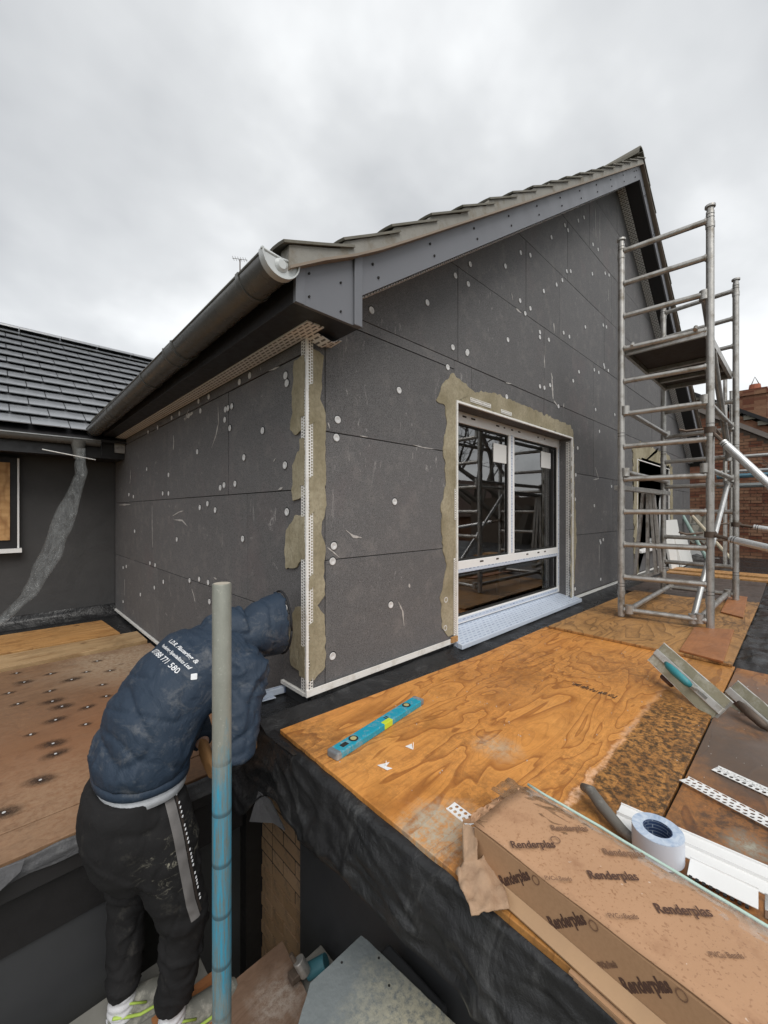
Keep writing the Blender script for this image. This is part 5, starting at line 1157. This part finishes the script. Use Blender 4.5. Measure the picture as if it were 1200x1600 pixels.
# ------------------------------------------------------------------ PERSON
pers = thing('person', 'man in navy hooded jacket and black joggers bending forward to the wall', 'person', (.38, 1.55, -1.8))
def tubeM(mb, pts, rs, n=16): mb.tube(pts, rs, n)
def ell(c, u, v, ru, rv, n=24, pw=2.3):
    out = []
    for k in range(n):
        a = 2 * math.pi * k / n; ca, sa = math.cos(a), math.sin(a)
        r = (abs(ca) ** pw + abs(sa) ** pw) ** (-1 / pw); out.append(Vector(c) + Vector(u) * ru * ca * r + Vector(v) * rv * sa * r)
    return out
def skin(mbs, voxel, name, mat, parent, smooth=6, folds=None):
    """weld several lofted volumes into one continuous surface, then relax it"""
    mb = mbs; me = mb.mesh('tmp'); b = bmesh.new(); b.from_mesh(me); bmesh.ops.recalc_face_normals(b, faces=b.faces); b.to_mesh(me); b.free()
    o = bpy.data.objects.new('tmp', me); C.objects.link(o); m = o.modifiers.new('r', 'REMESH'); m.mode = 'VOXEL'; m.voxel_size = voxel
    m2 = o.modifiers.new('s', 'SMOOTH'); m2.iterations = smooth; m2.factor = .6
    dg = bpy.context.evaluated_depsgraph_get(); me2 = bpy.data.meshes.new_from_object(o.evaluated_get(dg)); bpy.data.objects.remove(o)
    if folds:
        ns = [v.normal.copy() for v in me2.vertices]
        for v, nn in zip(me2.vertices, ns): v.co += nn * folds(v.co, nn)
        me2.update()
    for p in me2.polygons: p.use_smooth = True
    off = root_of(parent).location if parent else Vector()
    me2.transform(Matrix.Translation(-off)); me2.materials.clear()
    return link(name, me2, mat, parent)
V = Vector
def ridge(p, sc, seed): return 1 - min(1, abs(nz(p, sc, seed)) * 3.2)
hipR, hipL = V((.385, 1.53, -1.02)), V((.35, 1.71, -1.02))
kneeR, kneeL = V((.475, 1.475, -1.41)), V((.36, 1.735, -1.41))
ankR, ankL = V((.435, 1.485, -1.70)), V((.325, 1.665, -1.70))
neck = V((.735, 1.665, -.56)); shR, shL = V((.70, 1.49, -.615)), V((.70, 1.82, -.60)); elR, haR = V((.60, 1.405, -.835)), V((.715, 1.545, -.865)); elL, haL = V((.61, 1.86, -.86)), V((.60, 1.665, -.925))
spine = [(V((.34, 1.625, -1.00)), .15, .115, V((.25, 0, 1))), (V((.37, 1.625, -.86)), .155, .105, V((.55, 0, .9))), (V((.455, 1.635, -.72)), .165, .105, V((.8, 0, .7))), (V((.56, 1.65, -.63)), .175, .11, V((1, 0, .5))), (V((.67, 1.655, -.585)), .165, .10, V((1, 0, .25))), (V((.735, 1.66, -.565)), .08, .07, V((1, 0, .2)))]
def torso(mb, sc=1., secs=spine):
    rings = []
    for c, w_, d_, t in secs:
        t = t.normalized(); v = V((0, 1, 0)).cross(t).normalized(); rings.append(ell(c, V((0, 1, 0)), v, w_ * sc, d_ * sc))
    mb.loft(rings)
# the body itself, one surface: torso, head, arms, hands with fingers, legs
bo = MB(); torso(bo, .84)
for h_, k_, a_ in ((hipR, kneeR, ankR), (hipL, kneeL, ankL)):
    bo.tube([h_ + V((0, 0, .05)), h_, h_.lerp(k_, .5), k_, k_.lerp(a_, .4), a_, a_ - V((0, 0, .04))], [.07, .08, .066, .05, .05, .032, .034], 14); bo.tube([a_ - V((.02, 0, .04)), a_ + V((.08, 0, -.055)), a_ + V((.17, 0, -.068))], [.034, .034, .024], 12)
hd = V((.80, 1.635, -.50))
bo.tube([neck - V((.05, 0, .02)), hd - V((.02, 0, .03))], [.05, .05], 14)
for (c, r, sx_) in ((hd, .082, 1),): 
    bo.loft([ell(c + V((.03, 0, -.01)) + V((.02, 0, -.03)).normalized() * t * .82, V((0, 1, 0)), V((.8, 0, .5)).normalized(), math.sqrt(max(.0004, 1 - (t / .11) ** 2)) * .075, math.sqrt(max(.0004, 1 - (t / .11) ** 2)) * .082, 18, 2) for t in [-.109, -.09, -.06, -.02, .02, .06, .09, .109]])
bo.tube([hd + V((.075, 0, -.055)), hd + V((.10, 0, -.09))], [.016, .010], 8)
for s_, e_, h_ in ((shR, elR, haR), (shL, elL, haL)): bo.tube([neck.lerp(s_, .3), s_, s_.lerp(e_, .5), e_, e_.lerp(h_, .5), h_], [.06, .052, .044, .038, .034, .026], 14)
def hand(mb, w_, d, pn, gr):
    d = d.normalized(); pn = pn.normalized(); s_ = d.cross(pn)
    mb.loft([ell(w_ + d * t, s_, pn, a, b_, 12) for t, a, b_ in ((-.01, .024, .02), (.03, .036, .018), (.075, .040, .015), (.09, .036, .012))])
    for k, (o2, L2) in enumerate(((-.028, .062), (-.009, .072), (.010, .068), (.028, .054))):
        b0 = w_ + d * .082 + s_ * o2; b1 = b0 + d * L2 * .45 + pn * L2 * .12; b2_ = b1 + d * L2 * .12 + pn * L2 * .42; b3_ = b2_ - d * L2 * .22 + pn * L2 * .12
        mb.tube([b0 - d * .01, b1, b2_, b3_], [.0095, .009, .0085, .0075], 8)
    t0 = w_ + d * .02 - s_ * .03; mb.tube([t0, t0 + d * .03 - s_ * .022 + pn * .01, t0 + d * .05 - s_ * .018 + pn * .035], [.012, .011, .009], 8)
hand(bo, haR, V((.25, .25, -.95)), V((.5, .75, .2)), 0); hand(bo, haL, V((0, -.6, -.5)), V((.6, -.3, -.3)), 0)
skin(bo, .006, 'body', SKIN, pers, 2)
# gloves over the hands
gl_ = MB(); hand(gl_, haR + V((0, 0, .0)), V((.25, .25, -.95)), V((.5, .75, .2)), 0)
def fat(co, n): return .0035
skin(gl_, .0045, 'glove', GLOVE, pers, 2, fat); gl_ = MB(); hand(gl_, haL, V((0, -.6, -.5)), V((.6, -.3, -.3)), 0); skin(gl_, .0045, 'glove', GLOVE, pers, 2, fat)
# jacket: torso plus sleeves
jk = MB(); jsp = [(V((.375, 1.625, -.885)), .195, .145, V((.02, 0, 1))), (V((.378, 1.625, -.85)), .203, .152, V((.15, 0, 1))), (V((.41, 1.635, -.755)), .208, .150, V((.5, 0, .8))), (V((.475, 1.645, -.67)), .21, .15, V((.85, 0, .65))), (V((.555, 1.655, -.61)), .21, .15, V((1, 0, .45))), (V((.66, 1.66, -.585)), .195, .135, V((1, 0, .2))), (V((.735, 1.66, -.565)), .135, .115, V((1, 0, .15))), (V((.77, 1.655, -.565)), .085, .08, V((1, 0, .2)))]
torso(jk, 1., jsp)
jk.tube([neck.lerp(shR, .25) - V((.02, 0, .01)), shR, shR.lerp(elR, .5) + V((.0, -.005, 0)), elR + V((.01, -.01, -.01)), elR.lerp(haR, .45), elR.lerp(haR, .86)], [.085, .088, .080, .074, .064, .052], 18)
jk.tube([neck.lerp(shL, .25), shL, shL.lerp(elL, .5), elL, elL.lerp(haL, .45), elL.lerp(haL, .95)], [.085, .085, .078, .070, .060, .05], 18)
def jfold(p, n):
    # soft creases: ridged noise stretched across the back, tighter at the waist and inside the elbow
    q_ = Vector((p.x * 1.0 + p.z * .5, p.y * .55, p.z * 1.5 - p.x * .3))
    q = .005 * nz(q_, 6, 4) - .011 * (ridge(q_, 3.6, 6) ** 7) - .008 * (ridge(Vector((p.x * 1.4 + p.z, p.y * .4, p.z * 1.4)), 5.5, 11) ** 8) + .002 * (ridge(Vector((p.x, p.y * .7, p.z * 1.6)), 12, 2) ** 3) + .001 * nz(p, 36, 2)
    wst = math.exp(-((p.z + .82) / .06) ** 2) if p.x < .56 else 0
    q += wst * .010 * (ridge(Vector((p.x * 1.6, p.y * 1.6, p.z * .35)), 9, 8) ** 2 - .3)
    arm_ = max(0, 1 - abs(p.y - 1.43) / .11) * max(0, min(1, (p.x - .52) * 8)); q += .012 * arm_ * (ridge(Vector((p.x, p.y, p.z * 2.0)), 9, 9) ** 2 - .3)
    return q
jo = skin(jk, .009, 'jacket', NAVY, pers, 5, jfold)
mb = MB(); rr = []
for k, (dz, sc) in enumerate(((.012, .93), (.004, 1.0), (-.018, 1.0), (-.023, .95))):
    c, w_, d_, t = jsp[0]; t = t.normalized(); v = V((0, 1, 0)).cross(t).normalized(); rr.append(ell(c + t * dz, V((0, 1, 0)), v, w_ * sc, d_ * sc, 40))
mb.loft(rr); mb.build('jacket_hem', NAVY, pers, smooth=True)
# hood
hk = MB(); hd2 = hd + V((.0, 0, -.005)); axh = V((.86, -.04, -.02)).normalized()
prof_ = [(-.150, .055, .055), (-.11, .092, .085), (-.06, .118, .112), (0, .130, .128), (.05, .132, .132), (.095, .126, .134), (.122, .122, .132)]
hr_ = []
for t, a, b_ in prof_:
    up_ = V((.12, 0, 1)).normalized(); sd_ = axh.cross(up_).normalized(); up_ = sd_.cross(axh).normalized()
    rg = ell(hd2 + axh * t - up_ * (.035 * (t < -.05)), sd_, up_, a * .88, b_ * .92, 24, 2.0)
    rg = [p + up_ * (.022 * max(0, (p - hd2).dot(up_)) / .1 * max(0, t) / .1) for p in rg]; hr_.append(rg)
inner = [[hd2 + axh * .11 + (p - hd2 - axh * .122) * .92 for p in hr_[-1]], [hd2 + axh * .08 + (p - hd2 - axh * .122) * .80 for p in hr_[-1]]]
hk.loft(hr_ + inner)
hk.tube([V((.60, 1.66, -.565)), V((.66, 1.66, -.53)), V((.72, 1.655, -.515)), V((.77, 1.645, -.505))], [.08, .118, .118, .115], 18)
skin(hk, .008, 'hood', NAVY, pers, 4, lambda p, n: .006 * nz((p.x * 8, p.y * 7, p.z * 12), 1., 3) - .010 * (ridge(Vector((p.x * 1.6 + p.z * .6, p.y, p.z * .8)), 6, 5) ** 6) + .0015 * nz(p, 32, 1))
mb = MB(); mb.tube([p for p in hr_[-1]] + [hr_[-1][0]], .005, 8); mb.build('hood_rim', plain('black_piping', (.008, .008, .01), .7), pers, smooth=True)
# t-shirt band showing at the back
mb = MB(); rr = []
for dz, sc, lo_ in ((.01, .80, 0), (-.02, .92, 0), (-.052, .94, 0)):
    c, w_, d_, t = jsp[0]; t = t.normalized(); v = V((0, 1, 0)).cross(t).normalized(); rr.append([p - V((0, 0, .006 * math.sin((p.y - 1.6) * 30))) for p in ell(c + t * dz, V((0, 1, 0)), v, w_ * sc, d_ * sc, 36)])
mb.loft(rr); mb.build('t_shirt', SHIRT, pers, smooth=True)
# joggers
jg = MB(); secs = [(V((.35, 1.625, -.925)), .178, .128, V((.05, 0, 1))), (V((.345, 1.625, -.97)), .190, .145, V((.1, 0, 1))), (V((.345, 1.625, -1.06)), .198, .155, V((0, 0, 1))), (V((.36, 1.622, -1.15)), .185, .145, V((-.1, 0, 1))), (V((.375, 1.62, -1.22)), .165, .12, V((-.1, 0, 1)))]
torso(jg, 1., secs)
jg.tube([hipR + V((0, .01, .03)), hipR.lerp(kneeR, .35), hipR.lerp(kneeR, .7), kneeR, kneeR.lerp(ankR, .35), kneeR.lerp(ankR, .75), ankR + V((0, 0, .05)), ankR + V((0, 0, .03))], [.110, .108, .090, .074, .068, .060, .056, .054], 22)
jg.tube([hipL + V((0, -.01, .03)), hipL.lerp(kneeL, .35), hipL.lerp(kneeL, .7), kneeL, kneeL.lerp(ankL, .35), kneeL.lerp(ankL, .75), ankL + V((0, 0, .035)), ankL + V((0, 0, .015))], [.108, .102, .085, .072, .066, .060, .055, .053], 22)
def gfold(p, n):
    q = -.007 * (ridge(Vector((p.x + p.z * .4, p.y, p.z * .8 - p.x * .4)), 6, 13) ** 7) + .006 * nz(p, 8, 1) + .003 * nz(p, 26, 5); kn = math.exp(-((p.z + 1.44) / .12) ** 2)
    q += .016 * kn * (ridge(Vector((p.x * .8 - p.z * .3, p.y * .8, p.z * 1.9 + p.x * .6)), 8, 3) ** 2 - .35)
    lo_ = math.exp(-((p.z + 1.64) / .06) ** 2); q += .010 * lo_ * (ridge(Vector((p.x * .6, p.y * .6, p.z * 2)), 10, 7) ** 2 - .3)
    up_ = math.exp(-((p.z + 1.18) / .10) ** 2); q += .010 * up_ * (ridge(Vector((p.x, p.y, p.z * 1.3 + p.x)), 7, 5) ** 3)
    return q
jgo = skin(jg, .009, 'joggers', JOG, pers, 5, gfold)
# waistband seam and stripe projected on the cloth
dgm = jgo.data; bv = BVHTree.FromPolygons([v.co + pers.location for v in dgm.vertices], [tuple(p.vertices) for p in dgm.polygons])
def hug(bvh, p, d, lift):
    h = bvh.ray_cast(p, d)
    return (h[0] - d * lift) if h[0] else p
def decal_strip(pa, wdt, dirn, bvh, name, mat, par, lift=.002, n=40):
    mb = MB(); rows_ = []
    for q in range(n + 1):
        f = q / n * (len(pa) - 1); i = min(int(f), len(pa) - 2); c = pa[i].lerp(pa[i + 1], f - i); rows_.append([hug(bvh, c + V((wdt * s_, 0, 0)) - dirn * .4, dirn, lift) for s_ in (-.5, -.25, 0, .25, .5)])
    for a, b_ in zip(rows_, rows_[1:]):
        for k in range(4): mb.quad(a[k], a[k + 1], b_[k + 1], b_[k])
    return mb.build(name, mat, par, smooth=True, fix=True)
dn = V((.10, 1, 0)).normalized()
decal_strip([V((.415, 1.45, -.94)), V((.435, 1.45, -1.05)), V((.452, 1.44, -1.17)), V((.470, 1.43, -1.29)), V((.485, 1.43, -1.35))], .030, dn, bv, 'side_stripe', STRIPE, jgo)
decal_strip([V((.437, 1.45, -.94)), V((.457, 1.45, -1.05)), V((.473, 1.44, -1.17)), V((.491, 1.43, -1.29)), V((.503, 1.43, -1.34))], .008, dn, bv, 'piping', BLACKP, jgo, .0035)
for k in range(26):
    f = k / 26; z = -.96 - f * .36; x = .437 + (z + .94) * -.178
    p = hug(bv, V((x, 1.45, z)) - dn * .4, dn, .0045); mb = MB()
    if k % 6 == 5 or p.y < 1.2: continue
    mb.obox(p, (.004, 0, 0), (0, -.0006, 0), (.001, 0, .008)); mb.build('stripe_lettering', LETTER, jgo)
# socks and trainers
for a_, s_ in ((ankR, 1), (ankL, -1)):
    sk_ = MB(); sk_.tube([a_ + V((0, 0, .07)), a_ + V((0, 0, -.0)), a_ + V((-.005, 0, -.05)), a_ + V((.03, 0, -.075))], [.036, .041, .046, .038], 18); skin(sk_, .005, 'sock', SOCK, pers, 3, lambda p, n: .002 * math.sin(p.z * 260 + 3 * nz(p, 20)))
    fd = V((1, .03 * s_, 0)).normalized(); fs = V((0, 1, 0)); c0 = a_ + V((-.045, 0, 0)); c0.z = -1.797
    rr = []
    for t, w_, h_ in ((0, .026, .05), (.02, .037, .082), (.06, .042, .092), (.10, .043, .082), (.15, .046, .062), (.20, .047, .048), (.245, .040, .036), (.268, .022, .022)):
        rr.append([c0 + fd * t + fs * math.cos(k * math.pi / 8) * w_ * (1.0 if math.sin(k * math.pi / 8) < .6 else .9) + V((0, 0, (math.sin(k * math.pi / 8) ** .8) * h_ + .012)) for k in range(9)] + [c0 + fd * t - fs * w_ * 1.05 + V((0, 0, .002)), c0 + fd * t + fs * w_ * 1.05 + V((0, 0, .002))])
    mb = MB(); mb.loft(rr); sh = mb.build('trainer', SHOE, pers, smooth='auto', sub=1)
    mb = MB(); pth_ = [c0 + fd * t + V((0, -w_, z_)) for t, w_, z_ in ((.01, .034, .075), (.05, .042, .055), (.09, .046, .035), (.15, .049, .028), (.21, .049, .022))]; mb.tube(pth_, .005, 6); mb.build('lime_trim', LIME, sh, smooth=True)
    mb = MB(); mb.tube([c0 + fd * .02 + V((0, -.02, .092)), c0 + fd * .06 + V((0, -.036, .088)), c0 + fd * .11 + V((0, -.038, .055))], .004, 6); mb.build('lime_trim', LIME, sh, smooth=True)
# lettering on the back of the jacket
jm = jo.data; bj = BVHTree.FromPolygons([v.co + pers.location for v in jm.vertices], [tuple(p.vertices) for p in jm.polygons])
def back_text(txt, size, u0, v0, length, bold, shear=0, lift=.0022):
    """wrap the print round the back of the jacket: u runs across the shoulders, v along the spine"""
    me = text_mesh(txt, size, bold, shear); a = V((.775, 0, .63)).normalized(); n0 = V((-.63, 0, .775)).normalized(); C0 = V((.64, 1.655, -.63)); RR = .19
    k = length / max(v.co.x for v in me.vertices)
    b = bmesh.new(); b.from_mesh(me); bmesh.ops.triangulate(b, faces=b.faces)
    bmesh.ops.subdivide_edges(b, edges=[e for e in b.edges if e.calc_length() > size * .25], cuts=1)
    for v in b.verts:
        th = (u0 + v.co.x * k) / RR; o1 = C0 + a * (v0 + v.co.y * k * .95); d = n0 * math.cos(th) + V((0, -1, 0)) * math.sin(th)
        h = bj.ray_cast(o1, d); v.co = (h[0] + d * lift if h[0] else o1 + d * .14) - pers.location
    b.to_mesh(me); b.free(); me.materials.clear(); link('back_lettering', me, LETTER, jo)
back_text('L.D.R. Plastering &', .02, .0, -.040, .16, .0004, .35)
back_text('Rendering Specialists Ltd', .02, -.02, -.066, .18, .0004, .35)
back_text('07388 771 580', .022, -.035, -.100, .175, .0002)
back_text('\u2666', .03, .165, -.08, .026, .001)
# the small trowel he holds
tl_ = thing('hand_tool', 'small tan handled trowel held by the bending man', 'trowel', haR)
g0 = haR + V((.035, .015, -.075)); g1 = g0 + V((.01, .0, .075))
mb = MB(); mb.tube([g0 - V((0, 0, .01)), g0.lerp(g1, .5), g1], [.011, .016, .012], 12); mb.build('grip', plain('tan_grip', (.45, .22, .07), .4), tl_, smooth=True)
mb = MB(); mb.prism([g1, g1 + V((.012, .0, .0)), g1 + V((.03, -.01, .08)), g1 + V((-.005, -.02, .085))], V((0, .002, 0))); mb.build('blade', ALU_B, tl_)
# taped trim left of the corner
mb = MB(); a = V((.885, 1.80, -.893)); mb.obox(a, V((.155, -.02, 0)), V((0, .03, 0)), V((0, 0, .03))); mb.obox(a + V((.0, -.03, 0)), V((.09, -.012, 0)), V((0, .028, 0)), V((0, 0, .004)))
tag(mb.build('taped_trim', TAPE_TOP, None, bev=.003), 'short trim wrapped in pale blue printed tape beside the corner', 'trim')

# ------------------------------------------------------------------ NEIGHBOURS AND BACKGROUND
nb = thing('brick_house', 'weathered red brick house beyond the scaffold with chimney', 'house', (14, 0, -3.7))
XW = 12.5
def eave(y): return 1.98 + (y - 1.06) * .66
mb = MB(); mb.prism([(XW + .02, -5, -3.7), (XW + .02, 4.2, -3.7), (XW + .02, 4.2, eave(4.2)), (XW + .02, -1.2, eave(-1.2)), (XW + .02, -5, eave(-1.2))], (.3, 0, 0)); nwall = mb.build('wall', MORT, nb)
mb = MB()
for r in range(86):
    z = -1.6 + r * .075; y = -1.6 + (.1125 if r % 2 else 0)
    while y < 3.6:
        if z + .07 < eave(y) - .02 and z + .07 < eave(y + .2) - .02: mb.box((XW + .008 + random.uniform(-.003, .003), y, z), (XW + .019, y + .213, z + .063))
        y += .225
tag(mb.build('brickwork', BRICK_RED, nwall), kind='stuff')
# verge of its roof
def vstrip(d0, d1, x0, x1, mat, name):
    mb = MB(); mb.prism([(x0, 4.2, eave(4.2) + d0), (x0, -2.2, eave(-2.2) + d0), (x0, -2.2, eave(-2.2) + d1), (x0, 4.2, eave(4.2) + d1)], (x1 - x0, 0, 0)); return mb.build(name, mat, nb)
vstrip(-.02, .10, XW - .06, XW + .3, plain('weathered_bargeboard', (.22, .19, .17), .8), 'barge_board'); rf = vstrip(.33, .42, XW - .12, XW + 5, BLACKB, 'roof')
vstrip(.10, .26, XW - .04, XW + .3, BRICK_RED, 'corbel')
mb = MB()
for k in range(26): y = 4.1 - k * .24; mb.box((XW - .10, y - .2, eave(y - .1) + .25), (XW + .3, y, eave(y - .1) + .345))
tag(mb.build('verge_tiles', TILE_OLD, rf), kind='stuff')
ch = MB(); cyy = .95; ch.box((14, cyy - .30, 1.2), (14.55, cyy + .30, 3.0)); ch.box((13.97, cyy - .34, 3.0), (14.58, cyy + .34, 3.10)); ch.box((14, cyy - .3, 3.10), (14.55, cyy + .3, 3.16)); co_ = ch.build('chimney', BRICK_RED, nb)
mb = MB(); mb.tube([(14.2, cyy - .05, 3.16), (14.2, cyy - .05, 3.30)], [.13, .11], 12); mb.build('chimney_pot', plain('terracotta', (.35, .11, .06), .8), co_)
mb = MB(); mb.tube([(14.2, cyy + .02, 3.3), (14.2, cyy - .05, 3.50), (14.2, cyy - .13, 3.3)], .012, 5); mb.build('bird_guard', CLAMP, co_)
# lean-to with wavy pantiles by the far corner
lt = thing('lean_to', 'small lean-to roof of wavy weathered pantiles with white fascia', 'lean-to', (11.5, .8, -1))
a, b2 = onX(1082, 806, 11.2), onX(1112, 842, 10.6)
mb = MB(); mb.grid(lambda u, v: (11.6 - v * 1.0, 2.3 - u * .86, -.08 - v * .55 + .035 * math.sin(u * 30) - .02 * ((v * 4) % 1)), 120, 16); mb.build('pantile_roof', TILE_OLD, lt, smooth=True, solid=.02)
mb = MB(); mb.box((10.58, 1.42, -.92), (10.62, 2.3, -.70)); mb.build('fascia', PVC_BRIGHT, lt); mb = MB(); mb.box((10.7, 1.45, -3.7), (11.6, 2.2, -.92)); mb.build('wall', BRICK_RED, lt)
mb = MB(); mb.tube([(11.9, 1.25, -.9), (11.9, 1.25, 1.1)], .04, 8); tag(mb.build('soil_pipe', BLACKB), 'black pipe running down the red brick house', 'pipe')
for (xx, y0, hh, lb) in ((1133, 592, 8.5, 'taller of two grey scaffold poles beyond the tower'), (1143, 612, 8.8, 'shorter of two grey scaffold poles beyond the tower')):
    p = onX(xx, y0, hh); mb = MB(); mb.tube([(p.x, p.y, -.88), p], .028, 8); mb.tube([p, p + V((0, 0, .01))], .033, 8); tag(mb.build('scaffold_pole', ALU), lb, 'scaffold pole', 'upright poles beyond the tower')
for (ya, yb, cc, lb) in ((745, 743, (.10, .20, .26), 'blue grey rail running in front of the red brick wall'), (760, 759, (.22, .24, .24), 'grey rail just below the blue one before the brick wall'), (713, 713 - 6, (.45, .45, .44), 'upper thin rail before the brick wall'), (738, 734, (.40, .41, .41), 'pale middle rail crossing the brick wall')):
    a, b2 = onX(1120, ya if ya != 713 else 716, 10.2), onX(1260, yb - (12 if ya in (713, 738) else 0) * 0, 10.0); a = V((10.2, a.y, a.z)); b2 = V((10.2, -1.2, a.z + (0.0)))
    mb = MB(); mb.tube([a, b2], .045 if ya in (745, 760) else .028, 8); tag(mb.build('scaffold_rail', plain('rail' + str(ya), cc, .5, .3)), lb, 'rail', 'horizontal rails before the brick house')
# aerial
an = thing('tv_aerial', 'distant television aerial showing above the rear gutter', 'aerial', atD(378, 440, 14))
p = atD(375, 405, 14); mb = MB(); mb.tube([p - V((0, 0, 6)), p], .02, 6); mb.build('mast', CLAMP, an)
mb = MB(); dr = V((.9, -.3, .12)).normalized(); mb.tube([p - dr * .25, p + dr * .25], .008, 5)
for q in range(6): c = p + dr * (-.22 + q * .085) ; mb.tube([c - V((.08, .1, -.0)), c + V((.08, .1, 0))], .006, 4)
mb.build('elements', CLAMP, an)
# bare trees
BARK = plain('bark', (.10, .085, .07), .9, scale=8, bump=.5)
def tree(x, y, z0, H, seed, label, group=None):
    rnd = random.Random(seed); t = thing('bare_tree', label, 'tree', (x, y, z0), group); tk, cr_ = MB(), MB()
    def grow(p, d, L, r, lv):
        mb = tk if lv < 2 else cr_; pts = [p]; rr = [r]; n = 4 if lv < 3 else 3; q = p.copy(); dd = d.copy()
        for k in range(n):
            dd = (dd + V((rnd.uniform(-1, 1), rnd.uniform(-1, 1), rnd.uniform(-.4, .8))) * .16).normalized(); q = q + dd * L / n; pts.append(q.copy()); rr.append(r * (1 - .45 * (k + 1) / n))
        mb.tube(pts, rr, 6 if lv < 2 else 3, cap=False)
        if lv >= 5: return
        for k in range(rnd.choice((2, 3, 3)) + (lv > 2)):
            f = rnd.uniform(.35, 1); i = min(int(f * n), n - 1); s_ = pts[i].lerp(pts[i + 1], f * n - i); a = V((rnd.uniform(-1, 1), rnd.uniform(-1, 1), rnd.uniform(-.3, .6))).normalized(); grow(s_, (dd * .6 + a * .85).normalized(), L * rnd.uniform(.55, .8), max(rr[i] * .6, .006), lv + 1)
    grow(V((x, y, z0)), V((0, 0, 1)), H * .36, H * .028, 0); tk.build('trunk', BARK, t); cr_.build('crown', BARK, t)
tree(20, -.9, -3.7, 10, 3, 'leafless tree whose twigs reach in beside the chimney')
tree(11.5, -2.9, -3.7, 11, 5, 'leafless tree behind the camera side mirrored in the window panes', 'trees mirrored in the windows'); tree(14.5, -5.2, -3.7, 11, 8, 'second leafless tree mirrored in the right hand pane', 'trees mirrored in the windows')
oh = thing('neighbour_house', 'brown tiled house across the garden mirrored in the window', 'house', (22, -14, -3.7))
mb = MB(); mb.box((14, -17, -3.7), (32, -12, -.2)); mb.build('wall', BRICK_RED, oh)
mb = MB(); mb.prism([(14, -11.6, -.3), (14, -14.5, 2.4), (14, -17.4, -.3)], (18, 0, 0)); mb.build('roof', plain('brown_roof', (.10, .06, .045), .8, var=.3, scale=3), oh)
fe = thing('garden_fence', 'brown garden fence across the lawn mirrored in the window', 'fence', (18, -6, -3.7))
for k in range(40):
    mb = MB(); mb.box((10 + k * .4, -6.0, -3.7), (10.38 + k * .4, -5.97, -1.5 + random.uniform(-.02, .02))); mb.build('board', plain('fence', (.14, .085, .05), .85) if k == 0 else bpy.data.materials['fence'], fe)
# something to see in the room
rb = MB(); rb.box((3.0, 2.5, -.25), (3.45, 2.75, .08)); tag(rb.build('packaging_box', PURPLE), 'purple box standing inside the room behind the left pane', 'box')
rb = MB(); rb.box((3.1, 2.45, -.90), (3.4, 2.8, -.255)); tag(rb.build('stool', FLOORIN), 'stool under the purple box inside the room', 'stool')
rb = MB(); rb.box((3.95, 2.3, -.90), (4.4, 2.34, -.35)); tag(rb.build('white_unit', PAPER), 'white unit inside the room behind the low pane', 'unit')
